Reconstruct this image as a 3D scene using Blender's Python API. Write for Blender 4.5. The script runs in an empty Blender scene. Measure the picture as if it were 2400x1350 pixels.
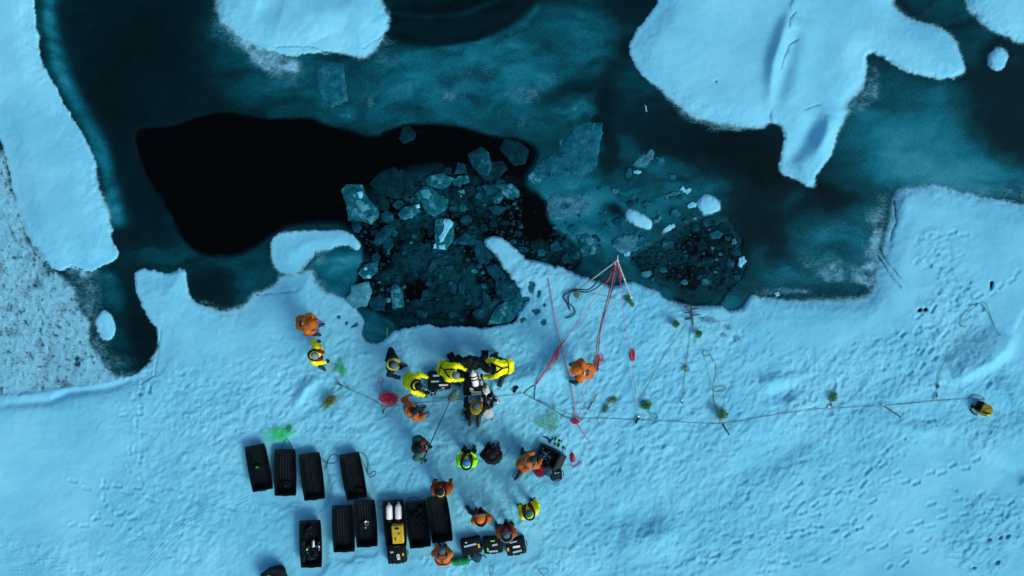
import bpy, bmesh, math, random
import numpy as np
from mathutils import Vector, Matrix, Euler
R = math.radians
scene = bpy.context.scene
C = scene.collection
random.seed(7)
RNG = np.random.RandomState(11)

# ------------------------------------------------------------------ camera
H = 22.0                       # drone height over the snow, metres
S = 75.0                       # photo pixels (2400 wide) per metre on the ground
cd = bpy.data.cameras.new('camera'); cam = bpy.data.objects.new('camera', cd); C.objects.link(cam)
cam.location = (0, 0, H); cam.rotation_euler = (0, 0, 0)
cd.sensor_width = 36; cd.lens = 36 * H / 32.0
cd.clip_end = 2000; cd.clip_start = 0.1
scene.camera = cam

# ------------------------------------------------------------------ sky, sun, exposure
SUN_EL, SUN_AZ = 36, -42       # elevation; direction towards the sun measured from +X, counter-clockwise
w = bpy.data.worlds.new('World'); scene.world = w; w.use_nodes = True
nt = w.node_tree; bg = nt.nodes['Background']
sky = nt.nodes.new('ShaderNodeTexSky'); sky.sky_type = 'NISHITA'; sky.sun_disc = False
sky.sun_elevation = R(SUN_EL); sky.sun_rotation = R(90 - SUN_AZ)
sky.air_density = 1.0; sky.dust_density = 2.5; sky.ozone_density = 1.0
nt.links.new(sky.outputs[0], bg.inputs[0]); bg.inputs[1].default_value = 0.105
sl = bpy.data.lights.new('sun', 'SUN'); sl.energy = 1.35; sl.angle = R(26); sl.color = (1, .95, .88)
so = bpy.data.objects.new('sun', sl); C.objects.link(so)
dv = Vector((math.cos(R(SUN_EL))*math.cos(R(SUN_AZ)), math.cos(R(SUN_EL))*math.sin(R(SUN_AZ)), math.sin(R(SUN_EL))))
so.rotation_euler = dv.to_track_quat('Z', 'Y').to_euler(); so.location = (10, -10, 30)
scene.view_settings.view_transform = 'Standard'; scene.view_settings.look = 'None'
scene.view_settings.exposure = 0.69; scene.view_settings.gamma = 1

# ------------------------------------------------------------------ helpers
def W(px, py, z=0.0):
    """world point seen at photo pixel (px,py) of the 2400x1350 survey, at height z"""
    k = (H - z) / H / S
    return Vector(((px - 1200) * k, (675 - py) * k, z))

def srgb(r, g, b):
    f = lambda c: (c/255/12.92) if c/255 <= .04045 else ((c/255+.055)/1.055)**2.4
    return (f(r), f(g), f(b), 1)

MATS = {}
def mat(name, col, rough=.6, spec=.4, var=.18, scale=14, bump=.15, bscale=60, metal=0, snowed=0):
    if name in MATS: return MATS[name]
    m = bpy.data.materials.new(name); m.use_nodes = True; MATS[name] = m
    n = m.node_tree; b = n.nodes['Principled BSDF']
    tc = n.nodes.new('ShaderNodeTexCoord')
    no = n.nodes.new('ShaderNodeTexNoise'); no.inputs['Scale'].default_value = scale; no.inputs['Detail'].default_value = 4
    n.links.new(tc.outputs['Object'], no.inputs['Vector'])
    mr = n.nodes.new('ShaderNodeMapRange'); mr.inputs[1].default_value = .3; mr.inputs[2].default_value = .7
    mr.inputs[3].default_value = 1-var; mr.inputs[4].default_value = 1+var
    n.links.new(no.outputs[0], mr.inputs[0])
    mx = n.nodes.new('ShaderNodeVectorMath'); mx.operation = 'SCALE'; mx.inputs[0].default_value = col[:3]
    n.links.new(mr.outputs[0], mx.inputs['Scale']); n.links.new(mx.outputs[0], b.inputs['Base Color'])
    if snowed:
        n3 = n.nodes.new('ShaderNodeTexNoise'); n3.inputs['Scale'].default_value = 7; n3.inputs['Detail'].default_value = 8; n3.inputs['Roughness'].default_value = .7; n.links.new(tc.outputs['Object'], n3.inputs['Vector'])
        m3 = n.nodes.new('ShaderNodeMapRange'); n.links.new(n3.outputs[0], m3.inputs[0]); m3.inputs[1].default_value = .62; m3.inputs[2].default_value = .80; m3.inputs[4].default_value = snowed
        x3 = n.nodes.new('ShaderNodeMix'); x3.data_type = 'RGBA'; n.links.new(m3.outputs[0], x3.inputs[0]); n.links.new(mx.outputs[0], x3.inputs[6]); x3.inputs[7].default_value = (.12, .42, .58, 1); n.links.new(x3.outputs[2], b.inputs['Base Color'])
    b.inputs['Roughness'].default_value = rough; b.inputs['Specular IOR Level'].default_value = spec
    b.inputs['Metallic'].default_value = metal
    n2 = n.nodes.new('ShaderNodeTexNoise'); n2.inputs['Scale'].default_value = bscale
    n.links.new(tc.outputs['Object'], n2.inputs['Vector'])
    bp = n.nodes.new('ShaderNodeBump'); bp.inputs['Strength'].default_value = bump; bp.inputs['Distance'].default_value = .02
    n.links.new(n2.outputs[0], bp.inputs['Height']); n.links.new(bp.outputs[0], b.inputs['Normal'])
    return m

def fabric(name, c, **k): return mat(name, c, rough=.85, spec=.12, bump=1.0, bscale=17, scale=5, var=.30, **k)
M_ORANGE = fabric('orange_fabric', (.40, .115, .018, 1))
M_ORANGE2 = fabric('worn_orange_fabric', (.34, .085, .014, 1))
M_YELLOW = fabric('yellow_fabric', (.66, .72, .006, 1))
M_LIME = fabric('lime_fabric', (.28, 1.0, .01, 1))
M_BLACKF = fabric('black_fabric', (.006, .012, .015, 1))
M_DKGREEN = fabric('dark_green_fabric', (.02, .085, .06, 1))
M_TROUS = fabric('charcoal_trousers', (.012, .03, .035, 1))
M_BOOT = mat('black_boot_rubber', (.01, .018, .02, 1), rough=.55)
M_GLOVE = fabric('dark_glove', (.01, .015, .018, 1))
M_BLUEG = fabric('blue_glove', (.02, .09, .42, 1))
M_SKIN = mat('weathered_skin', (.45, .24, .16, 1), rough=.55, var=.08)
M_GREYH = fabric('grey_knit', (.05, .10, .115, 1))
M_LGREY = fabric('light_grey_knit', (.14, .20, .225, 1))
M_BLUEH = fabric('blue_knit', (.03, .13, .42, 1))
M_GREENH = fabric('green_knit', (.02, .10, .07, 1))
M_RUFF = fabric('grey_fur', (.13, .14, .125, 1))
M_MAROON = fabric('maroon_webbing', (.16, .008, .035, 1))
M_PATCH = mat('pale_patch', (.25, .36, .42, 1), rough=.5)
M_SLED = mat('black_sled_plastic', (.0018, .007, .009, 1), rough=.5, spec=.10, var=.3, scale=4, bump=.1, snowed=.35)
M_CASE = mat('black_case_plastic', (.0025, .008, .010, 1), rough=.5, spec=.10, bump=.3, bscale=90)
M_CASE2 = mat('dark_case_plastic', (.003, .020, .023, 1), rough=.5, spec=.10, bump=.3, bscale=90)
M_YCASE = mat('yellow_case_plastic', (.50, .38, .008, 1), rough=.45)
M_WHITE = mat('white_painted_steel', (.78, .82, .84, 1), rough=.35, var=.05)
M_STEEL = mat('brushed_steel', (.45, .50, .52, 1), rough=.3, metal=.8)
M_ALU = mat('pale_aluminium', (.42, .50, .52, 1), rough=.35, metal=.4)
M_LABEL = mat('pale_label', (.30, .48, .58, 1), rough=.5, var=.05)
M_LABELW = mat('white_label', (.66, .76, .80, 1), rough=.5, var=.05)
M_NEON = mat('neon_green_tape', (.08, .75, .10, 1), rough=.5, var=.05)
M_YLAB = mat('yellow_tag', (.50, .45, .02, 1), rough=.5)
M_RUBBER = mat('black_rubber', (.002, .005, .006, 1), rough=.5, spec=.10)
M_RED = mat('red_rope', (.46, .007, .045, 1), rough=.8, scale=50)
M_PINKR = mat('faded_red_rope', (.42, .10, .17, 1), rough=.8, scale=50)
M_GREENR = mat('olive_green_rope', (.03, .17, .05, 1), rough=.8, scale=50)
M_OLIVE = mat('olive_rope', (.10, .16, .02, 1), rough=.8, scale=50)
M_BGREEN = mat('bright_green_rope', (.03, .52, .16, 1), rough=.8, scale=50)
M_PGREEN = mat('pale_green_rope', (.12, .48, .30, 1), rough=.8, scale=50)
M_NEONR = mat('neon_green_rope', (.03, .75, .14, 1), rough=.8, scale=50)
M_LIMER = mat('lime_rope', (.10, .50, .10, 1), rough=.8, scale=50)
M_GREYR = mat('grey_rope', (.10, .17, .17, 1), rough=.8, scale=50)
M_DKROPE = mat('dark_teal_rope', (.012, .07, .08, 1), rough=.8, scale=50)
M_CABLE = mat('black_cable', (.004, .012, .016, 1), rough=.5)
M_FUR = fabric('grey_green_fur', (.10, .16, .14, 1))
M_TEALBAG = fabric('teal_bag_fabric', (.015, .07, .11, 1))
M_GDUFF = fabric('green_bag_fabric', (.012, .20, .07, 1))
M_YBAG = fabric('yellow_bag_fabric', (.22, .20, .008, 1))
M_MILK = mat('milky_plastic', (.50, .60, .60, 1), rough=.5, var=.06)
M_REDPL = mat('red_plastic', (.26, .006, .02, 1), rough=.45)

def tagit(o, label=None, cat=None, group=None, kind=None):
    if label: o['label'] = label
    if cat: o['category'] = cat
    if group: o['group'] = group
    if kind: o['kind'] = kind
    return o

def thing(name, label, cat, loc=(0, 0, 0), rot=0.0, group=None):
    o = bpy.data.objects.new(name, None); C.objects.link(o)
    o.empty_display_size = .1
    o.location = loc
    o.rotation_euler = (0, 0, rot) if not hasattr(rot, '__len__') else rot
    return tagit(o, label, cat, group)

class MB:
    """collects shapes; build() links them as ONE mesh object"""
    def __init__(s): s.v = []; s.f = []; s.m = []; s.mi = 0
    def add(s, vs, fs):
        o = len(s.v); s.v += [tuple(v) for v in vs]; s.f += [tuple(i+o for i in f) for f in fs]; s.m += [s.mi]*len(fs); return s
    def box(s, c, d, rot=None, bev=0.0):
        cx, cy, cz = c; x, y, z = d[0]/2, d[1]/2, d[2]/2
        if bev <= 0:
            vs = [Vector((a*x, b*y, e*z)) for e in (-1, 1) for b in (-1, 1) for a in (-1, 1)]
            fs = [(0, 2, 3, 1), (4, 5, 7, 6), (0, 1, 5, 4), (2, 6, 7, 3), (1, 3, 7, 5), (0, 4, 6, 2)]
        else:
            bm = bmesh.new(); bmesh.ops.create_cube(bm, size=1)
            bmesh.ops.scale(bm, vec=d, verts=bm.verts)
            bmesh.ops.bevel(bm, geom=bm.edges[:], offset=bev, segments=2, profile=.5, affect='EDGES')
            bm.verts.ensure_lookup_table()
            vs = [v.co.copy() for v in bm.verts]; fs = [tuple(v.index for v in f.verts) for f in bm.faces]; bm.free()
        if rot is not None:
            m = rot if isinstance(rot, Matrix) else Euler(rot).to_matrix()
            vs = [m @ v for v in vs]
        return s.add([v + Vector(c) for v in vs], fs)
    def tube(s, pts, r, n=6, flat=1.0, caps=True):
        pts = [Vector(p) for p in pts]; N = len(pts)
        rs = r if hasattr(r, '__len__') else [r]*N
        vs = []; prev = None
        for i, p in enumerate(pts):
            t = (pts[min(i+1, N-1)] - pts[max(i-1, 0)])
            t = t.normalized() if t.length > 1e-9 else Vector((1, 0, 0))
            if prev is None:
                up = Vector((0, 0, 1)) if abs(t.z) < .9 else Vector((1, 0, 0))
                a = t.cross(up).normalized()
            else:
                a = prev - t*prev.dot(t)
                a = a.normalized() if a.length > 1e-6 else t.orthogonal().normalized()
            prev = a; b = a.cross(t)
            for k in range(n):
                q = 2*math.pi*k/n; vs.append(p + a*math.cos(q)*rs[i] + b*math.sin(q)*rs[i]*flat)
        fs = [(i*n+k, i*n+(k+1) % n, (i+1)*n+(k+1) % n, (i+1)*n+k) for i in range(N-1) for k in range(n)]
        if caps: fs += [tuple(range(n))[::-1], tuple((N-1)*n+k for k in range(n))]
        return s.add(vs, fs)
    def lathe(s, prof, c=(0, 0, 0), axis='Z', n=14, M=None):
        vs = []; N = len(prof)
        for (r, h) in prof:
            for k in range(n):
                q = 2*math.pi*k/n; v = Vector((r*math.cos(q), r*math.sin(q), h))
                if axis == 'Y': v = Vector((v.x, v.z, -v.y))
                if axis == 'X': v = Vector((v.z, v.y, -v.x))
                if M is not None: v = M @ v
                vs.append(v + Vector(c))
        fs = [(i*n+k, i*n+(k+1) % n, (i+1)*n+(k+1) % n, (i+1)*n+k) for i in range(N-1) for k in range(n)]
        fs += [tuple(range(n))[::-1], tuple((N-1)*n+k for k in range(n))]
        return s.add(vs, fs)
    def ball(s, c, r, n=12, M=None):
        rr = r if hasattr(r, '__len__') else (r, r, r); vs = []; K = n//2
        for i in range(K+1):
            th = math.pi*i/K
            for k in range(n):
                q = 2*math.pi*k/n
                v = Vector((math.sin(th)*math.cos(q)*rr[0], math.sin(th)*math.sin(q)*rr[1], math.cos(th)*rr[2]))
                if M is not None: v = M @ v
                vs.append(v + Vector(c))
        fs = [((i+1)*n+k, (i+1)*n+(k+1) % n, i*n+(k+1) % n, i*n+k) for i in range(K) for k in range(n)]
        return s.add(vs, fs)
    def prism(s, poly, z0, z1):
        n = len(poly)
        vs = [(x, y, z0) for x, y in poly] + [(x, y, z1) for x, y in poly]
        return s.add(vs, [tuple(range(n))[::-1], tuple(range(n, 2*n))] + [(i, (i+1) % n, n+(i+1) % n, n+i) for i in range(n)])
    def build(s, name, m, parent=None, smooth=True):
        me = bpy.data.meshes.new(name); me.from_pydata(s.v, [], s.f)
        for q in (m if isinstance(m, (list, tuple)) else [m]): me.materials.append(q)
        if isinstance(m, (list, tuple)): me.polygons.foreach_set('material_index', s.m)
        if smooth: me.polygons.foreach_set('use_smooth', [True]*len(me.polygons)); me.set_sharp_from_angle(angle=R(38))
        me.update()
        o = bpy.data.objects.new(name, me); C.objects.link(o)
        if parent: o.parent = parent
        return o

def cat(pts, n=6, closed=False):
    """Catmull-Rom through points (any dimension)"""
    P = [np.array(p, float) for p in pts]; N = len(P); out = []
    rng = range(N) if closed else range(N-1)
    for i in rng:
        if closed: a, b, c, d = P[(i-1) % N], P[i], P[(i+1) % N], P[(i+2) % N]
        else: a, b, c, d = P[max(i-1, 0)], P[i], P[i+1], P[min(i+2, N-1)]
        for k in range(n):
            t = k/n
            out.append(.5*((2*b)+(-a+c)*t+(2*a-5*b+4*c-d)*t*t+(-a+3*b-3*c+d)*t**3))
    if not closed: out.append(P[-1])
    return out

# ------------------------------------------------------------------ noise
def vnoise(x, y, seed=0):
    xi = np.floor(x); yi = np.floor(y); fx = (x-xi).astype(np.float32); fy = (y-yi).astype(np.float32)
    xi = xi.astype(np.int64); yi = yi.astype(np.int64)
    fx = fx*fx*(3-2*fx); fy = fy*fy*(3-2*fy)
    def h(a, b):
        n = (a*374761393 + b*668265263 + seed*974634777) & 0xffffffff
        n = ((n ^ (n >> 13))*1274126177) & 0xffffffff
        n = (n ^ (n >> 16)) & 0xffff
        return n.astype(np.float32)/65535
    a = h(xi, yi); b = h(xi+1, yi); c = h(xi, yi+1); d = h(xi+1, yi+1)
    return (a+(b-a)*fx)*(1-fy)+(c+(d-c)*fx)*fy
def fbm(x, y, sc, seed=0, oc=4, gain=.5):
    t = 0; a = 1; s_ = 0; f = 1.0/sc
    for i in range(oc):
        ca, sa = math.cos(.7*i), math.sin(.7*i)
        t = t + a*(vnoise((x*ca-y*sa)*f+17.3*i, (x*sa+y*ca)*f-9.1*i, seed+i)-.5); s_ += a; a *= gain; f *= 2.03
    return t/s_*2
def sstep(a, b, x):
    t = np.clip((x-a)/(b-a), 0, 1); return t*t*(3-2*t)

# ------------------------------------------------------------------ ground survey (coarse distance fields in photo pixels)
GX0, GX1, GY0, GY1, GS = -200, 2600, -200, 1560, 5
gx = np.arange(GX0, GX1+1, GS, dtype=np.float32); gy = np.arange(GY0, GY1+1, GS, dtype=np.float32)
GXX, GYY = np.meshgrid(gx, gy)
def chaikin(p):
    out = []
    for i in range(len(p)):
        a = p[i]; b = p[(i+1) % len(p)]
        out += [(a[0]*.75+b[0]*.25, a[1]*.75+b[1]*.25), (a[0]*.25+b[0]*.75, a[1]*.25+b[1]*.75)]
    return out
def poly_sdf(pts, smooth=1):
    p = pts
    for _ in range(smooth): p = chaikin(p)
    x = GXX; y = GYY; d2 = np.full(x.shape, 1e9, np.float32); ins = np.zeros(x.shape, bool)
    for i in range(len(p)):
        ax, ay = p[i]; bx, by = p[(i+1) % len(p)]
        ex, ey = bx-ax, by-ay; L = ex*ex+ey*ey+1e-9
        t = np.clip(((x-ax)*ex+(y-ay)*ey)/L, 0, 1)
        d2 = np.minimum(d2, (x-ax-t*ex)**2+(y-ay-t*ey)**2)
        if ay != by:
            c = ((ay > y) != (by > y)) & (x < ex*(y-ay)/(by-ay)+ax); ins ^= c
    d = np.sqrt(d2); return np.where(ins, d, -d)
def line_d(pts):
    d2 = np.full(GXX.shape, 1e9, np.float32); sg = np.ones(GXX.shape, np.float32); tt = np.zeros(GXX.shape, np.float32)
    n = len(pts)-1
    for i in range(n):
        ax, ay = pts[i]; bx, by = pts[i+1]; ex, ey = bx-ax, by-ay
        t = np.clip(((GXX-ax)*ex+(GYY-ay)*ey)/(ex*ex+ey*ey), 0, 1)
        q = (GXX-ax-t*ex)**2+(GYY-ay-t*ey)**2; c = q < d2
        sg = np.where(c, np.sign(ex*(GYY-ay)-ey*(GXX-ax)), sg); tt = np.where(c, (i+t)/n, tt); d2 = np.minimum(d2, q)
    return np.sqrt(d2), sg, tt

P_A = [(-900, -900), (82, -900), (82, 0), (88, 60), (92, 110), (102, 150), (130, 200), (160, 260), (190, 310), (215, 350), (229, 390), (228, 440), (245, 470), (258, 510), (264, 560), (278, 590), (275, 606), (250, 618), (225, 632), (195, 640), (175, 622), (150, 633), (125, 627), (100, 605), (75, 570), (50, 520), (35, 460), (20, 400), (5, 320), (-40, 260), (-900, 100)]
P_B = [(-900, 260), (5, 320), (35, 450), (60, 540), (100, 605), (140, 640), (178, 655), (188, 690), (200, 740), (205, 790), (225, 825), (245, 860), (285, 880), (330, 875), (300, 960), (-900, 980)]
P_C = [(-900, 905), (0, 925), (150, 910), (250, 895), (325, 876), (352, 848), (368, 820), (372, 790), (362, 765), (345, 738), (322, 700), (314, 665), (316, 630), (345, 632), (372, 642), (400, 640), (428, 626), (440, 655), (444, 690), (462, 712), (505, 728), (548, 728), (580, 712), (592, 688), (615, 680), (650, 665), (652, 648), (672, 646), (700, 642), (735, 630), (736, 650), (752, 672), (785, 692), (812, 704), (832, 725), (852, 745), (856, 760), (847, 782), (860, 798), (890, 803), (905, 788), (930, 770), (965, 770), (985, 757), (1010, 760), (1030, 770), (1060, 766), (1100, 768), (1150, 765), (1190, 757), (1214, 752), (1214, 735), (1229, 716), (1224, 690), (1205, 662), (1192, 640), (1168, 612), (1150, 590), (1134, 572), (1138, 557), (1160, 551), (1185, 562), (1210, 588), (1240, 605), (1278, 620), (1315, 626), (1350, 640), (1400, 662), (1440, 672), (1475, 655), (1505, 668), (1540, 682), (1560, 700), (1600, 714), (1640, 720), (1680, 716), (1712, 731), (1738, 724), (1752, 700), (1765, 690), (1800, 700), (1870, 708), (1950, 703), (2030, 700), (2046, 680), (2052, 640), (2066, 590), (2080, 550), (2090, 500), (2096, 455), (2112, 440), (2150, 435), (2180, 430), (2220, 440), (2270, 455), (2330, 466), (2400, 478), (3300, 560), (3300, 2400), (-900, 2400)]
P_D = [(638, 562), (655, 545), (690, 542), (730, 538), (770, 541), (800, 536), (830, 549), (846, 570), (842, 586), (828, 583), (815, 576), (800, 576), (775, 585), (742, 588), (737, 604), (715, 626), (695, 644), (680, 645), (655, 638), (640, 620), (635, 590)]
P_F = [(505, -900), (505, 20), (512, 48), (540, 70), (570, 95), (600, 110), (640, 126), (680, 134), (720, 124), (750, 122), (790, 125), (820, 130), (855, 138), (878, 120), (896, 90), (911, 65), (916, 45), (905, 20), (895, 0), (880, -900)]
P_G = [(1575, -900), (1545, 0), (1525, 30), (1500, 65), (1480, 90), (1473, 120), (1485, 150), (1510, 182), (1550, 212), (1580, 242), (1605, 265), (1640, 282), (1700, 297), (1750, 300), (1790, 300), (1798, 290), (1825, 290), (1838, 320), (1832, 350), (1822, 395), (1840, 412), (1870, 425), (1908, 444), (1913, 420), (1918, 400), (1945, 370), (1960, 340), (1965, 310), (1983, 275), (1996, 262), (1985, 248), (2010, 225), (2028, 190), (2034, 160), (2030, 128), (2048, 122), (2080, 145), (2130, 170), (2180, 182), (2240, 184), (2264, 170), (2258, 140), (2240, 90), (2200, 60), (2140, 45), (2110, 30), (2090, 0), (2040, -900)]
P_H = [(2170, -900), (2262, 10), (2290, 42), (2320, 70), (2360, 90), (2420, 105), (3300, 160), (3300, -900)]
P_I = [(2314, 138), (2322, 120), (2340, 108), (2358, 118), (2364, 138), (2355, 158), (2338, 167), (2320, 158)]
P_J = [(1632, 475), (1645, 460), (1665, 456), (1688, 474), (1688, 494), (1665, 505), (1645, 500)]
P_K = [(1464, 496), (1480, 487), (1510, 502), (1534, 520), (1522, 541), (1490, 530), (1468, 512)]
P_L = [(226, 742), (245, 727), (262, 738), (272, 765), (266, 796), (245, 800), (232, 785), (224, 762)]
SOLID = np.maximum.reduce([poly_sdf(p) for p in (P_A, P_C, P_D, P_F, P_G, P_H, P_I, P_J, P_K, P_L)])
ROUGH = poly_sdf(P_B)
P_W1 = [(316, 312), (350, 302), (400, 298), (440, 285), (500, 268), (550, 269), (600, 277), (660, 280), (720, 274), (760, 290), (820, 312), (880, 325), (910, 305), (960, 292), (1040, 291), (1110, 305), (1170, 322), (1235, 335), (1258, 348), (1258, 372), (1230, 405), (1228, 440), (1272, 455), (1285, 520), (1310, 545), (1345, 575), (1362, 606), (1340, 634), (1300, 632), (1240, 612), (1190, 575), (1150, 548), (1128, 560), (1150, 600), (1190, 650), (1165, 700), (1215, 745), (1190, 765), (1060, 772), (935, 774), (925, 745), (870, 725), (835, 700), (838, 655), (852, 620), (852, 575), (832, 540), (800, 518), (740, 516), (690, 522), (645, 540), (605, 572), (555, 596), (500, 600), (460, 592), (430, 560), (410, 520), (385, 470), (352, 420), (330, 370)]
WAT = poly_sdf(P_W1)
P_W2 = [(1478, 614), (1508, 594), (1540, 580), (1566, 550), (1590, 556), (1606, 524), (1650, 512), (1684, 526), (1706, 518), (1730, 552), (1728, 590), (1745, 620), (1734, 660), (1706, 668), (1690, 704), (1640, 712), (1600, 704), (1578, 676), (1550, 672), (1520, 640)]
WAT2 = poly_sdf(P_W2)

def samp(F, x, y):
    u = np.clip((x-GX0)/GS, 0, len(gx)-1.001); v = np.clip((y-GY0)/GS, 0, len(gy)-1.001)
    i = u.astype(np.int32); j = v.astype(np.int32); fx = (u-i).astype(np.float32); fy = (v-j).astype(np.float32)
    return (F[j, i]*(1-fx)+F[j, i+1]*fx)*(1-fy)+(F[j+1, i]*(1-fx)+F[j+1, i+1]*fx)*fy

# ice clarity / whiteness of the refrozen lead: 0 black clear ice, 1 milky teal ice
T = .23 + .24*fbm(GXX, GYY, 190, 3) + .08*fbm(GXX, GYY, 45, 8)
FR = np.zeros_like(T)          # frost dusting on the ice
def blob(F, cx, cy, rx, ry, rot, val, k=1.0, hard=1.0, warp=26):
    wx = warp*fbm(GXX, GYY, 70, 51); wy = warp*fbm(GXX, GYY, 70, 61)
    c, s = math.cos(R(rot)), math.sin(R(rot)); x = GXX+wx-cx; y = GYY+wy-cy
    r = np.sqrt(((x*c+y*s)/rx)**2+((-x*s+y*c)/ry)**2)
    m = k*(1-sstep(1-hard*.75, 1+hard*.75, r)); return F*(1-m)+val*m
def band(F, pts, wd, val, k=1.0):
    d, _, _ = line_d(pts); d = d+6*fbm(GXX, GYY, 60, 71); m = k*np.exp(-(d/wd)**2); return F*(1-m)+val*m
def plate(F, pts, val, k=1.0, soft=4):
    d = poly_sdf(pts, 0)+9*fbm(GXX, GYY, 26, 81); m = k*sstep(-soft, soft, d); return F*(1-m)+val*m
T = blob(T, 330, 160, 200, 260, 20, .06, .95)
T = blob(T, 450, 250, 130, 70, 20, .17, .6)
T = blob(T, 330, 520, 90, 160, 0, .10, .8)
T = band(T, [(112, -200), (112, 30), (128, 130), (165, 220), (205, 290), (235, 360), (252, 430), (275, 510)], 20, .62)
T = band(T, [(90, -200), (92, 60), (104, 160), (160, 265), (228, 400), (235, 450)], 9, .30)
T = blob(T, 480, 120, 60, 120, -20, .12, .7); T = blob(T, 640, 230, 130, 60, 10, .20, .7)
T = blob(T, 620, 120, 110, 40, 35, .55, .9); T = blob(T, 700, 180, 60, 45, 30, .50, .8)
T = blob(T, 860, 190, 110, 40, 5, .22, .8); T = blob(T, 790, 140, 60, 16, 5, .10, .9)
T = plate(T, [(738, 158), (800, 150), (806, 180), (815, 235), (775, 252), (748, 215)], .62, .9)
T = blob(T, 1180, 150, 300, 90, -8, .52, 1); T = blob(T, 1050, 240, 260, 60, 6, .47, .9)
T = blob(T, 1060, 20, 190, 26, -6, .04, 1); T = blob(T, 1060, 68, 200, 24, -9, .10, .9)
T = band(T, [(930, 80), (1020, 105), (1120, 88), (1180, 60), (1240, 10), (1260, -100)], 10, .05, .9)
T = band(T, [(900, 28), (1000, 40), (1080, 34), (1170, 0)], 6, .26, .8)
T = band(T, [(1260, 18), (1230, 52), (1180, 78), (1120, 106), (1000, 120), (940, 138)], 8, .55, .7)
T = band(T, [(1130, 200), (1180, 150), (1280, 120), (1400, 90)], 12, .36, .6)
T = blob(T, 1370, 60, 120, 60, 0, .42, .8); T = blob(T, 1480, 20, 60, 60, 0, .12, .9)
T = band(T, [(1470, 100), (1460, 150), (1430, 180), (1420, 260)], 26, .08, .95)
T = blob(T, 1180, 260, 120, 40, 10, .50, .7); T = blob(T, 1300, 270, 60, 60, 0, .36, .8)
T = blob(T, 1350, 200, 90, 20, -20, .14, .8)
T = blob(T, 1500, 200, 60, 90, -30, .26, .8); T = blob(T, 1560, 300, 90, 60, 10, .17, .8)
T = blob(T, 1740, 370, 180, 80, 5, .05, .95); T = blob(T, 1680, 410, 120, 50, 5, .06, .9)
T = blob(T, 1470, 520, 230, 120, 10, .60, .95); T = blob(T, 1330, 480, 60, 60, 0, .68, .8); T = blob(T, 1480, 400, 120, 50, 10, .34, .8)
T = plate(T, [(1318, 330), (1345, 300), (1390, 288), (1412, 292), (1408, 340), (1398, 395), (1352, 415), (1310, 388)], .60, .95)
T = blob(T, 1370, 262, 45, 22, 0, .50, .8, .5); T = blob(T, 1398, 283, 12, 14, 0, .08, .9, .4, 0); T = blob(T, 1372, 277, 11, 11, 0, .35, .9, .4, 0)
T = blob(T, 1428, 330, 18, 80, 5, .10, .9)
T = blob(T, 1250, 340, 30, 30, 0, .35, .6)
T = plate(T, [(1485, 385), (1500, 365), (1528, 350), (1533, 365), (1518, 385), (1495, 392)], .68, .9)
T = blob(T, 1545, 372, 12, 7, 0, .55, .8, .5); T = blob(T, 1474, 405, 8, 13, 20, .6, .8, .5); T = blob(T, 1575, 415, 9, 7, 0, .5, .7, .6)
T = blob(T, 1440, 490, 30, 14, 20, .10, .9)
T = band(T, [(1445, 450), (1465, 455), (1495, 447)], 4, .7, .8)
T = blob(T, 1620, 450, 100, 60, 10, .54, .85); T = blob(T, 1640, 520, 100, 50, 0, .46, .7)
T = blob(T, 1480, 570, 60, 34, 10, .62, .8); T = blob(T, 1480, 640, 130, 44, 5, .50, .9)
T = blob(T, 1620, 620, 130, 90, 5, .18, .85); T = blob(T, 1615, 690, 40, 26, 5, .0, 1, .7)
T = blob(T, 1700, 690, 60, 44, 10, .60, .9); T = blob(T, 1560, 690, 40, 16, 10, .42, .8)
T = blob(T, 1800, 560, 90, 120, 0, .10, .9); T = blob(T, 1785, 610, 30, 50, 10, .30, .8)
T = blob(T, 1850, 660, 70, 40, 0, .44, .9); T = blob(T, 1950, 570, 90, 90, 0, .46, .95)
T = blob(T, 1900, 500, 90, 30, 5, .26, .7); T = blob(T, 1950, 460, 60, 34, 0, .07, .9); T = blob(T, 1900, 440, 40, 16, 10, .05, .9)
T = blob(T, 2020, 340, 60, 90, 20, .20, .8)
T = blob(T, 2180, 330, 190, 120, 10, .72, 1); T = blob(T, 2100, 230, 90, 50, 20, .42, .8); T = blob(T, 2230, 410, 160, 40, 8, .80, .85)
T = blob(T, 2330, 250, 90, 90, 10, .16, .9); T = blob(T, 2380, 330, 70, 60, 30, .13, .9); T = blob(T, 2200, 20, 60, 60, 0, .34, .8)
T = blob(T, 2290, 190, 40, 30, 0, .16, .8)
T = blob(T, 220, 700, 50, 70, -10, .34, .8); T = blob(T, 265, 690, 20, 60, -25, .44, .7); T = blob(T, 335, 790, 50, 90, -15, .07, .95); T = blob(T, 280, 820, 30, 50, 0, .32, .6)
T = blob(T, 360, 605, 60, 22, 0, .32, .8); T = blob(T, 500, 680, 70, 50, 10, .10, .9)
T = blob(T, 570, 680, 30, 40, 30, .42, .7); T = blob(T, 620, 650, 40, 22, -20, .4, .7)
T = blob(T, 790, 630, 64, 66, 0, .66, 1); T = blob(T, 810, 600, 50, 16, 0, .62, .8); T = blob(T, 810, 665, 50, 14, 0, .42, .6)
T = blob(T, 740, 528, 110, 14, 0, .24, .9)
T = blob(T, 880, 770, 70, 50, 20, .44, 1); T = blob(T, 1190, 720, 60, 60, 0, .50, 1); T = blob(T, 1150, 590, 30, 60, -40, .32, .8)
T = blob(T, 1290, 612, 90, 14, 22, .2, .8)
T = blob(T, 1400, 560, 40, 40, 20, .45, .6)
T = blob(T, 640, 160, 170, 80, 28, .42, .75); T = blob(T, 720, 230, 120, 40, 10, .36, .7)
FR = blob(FR, 610, 130, 110, 44, 36, .36, .9)
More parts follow.
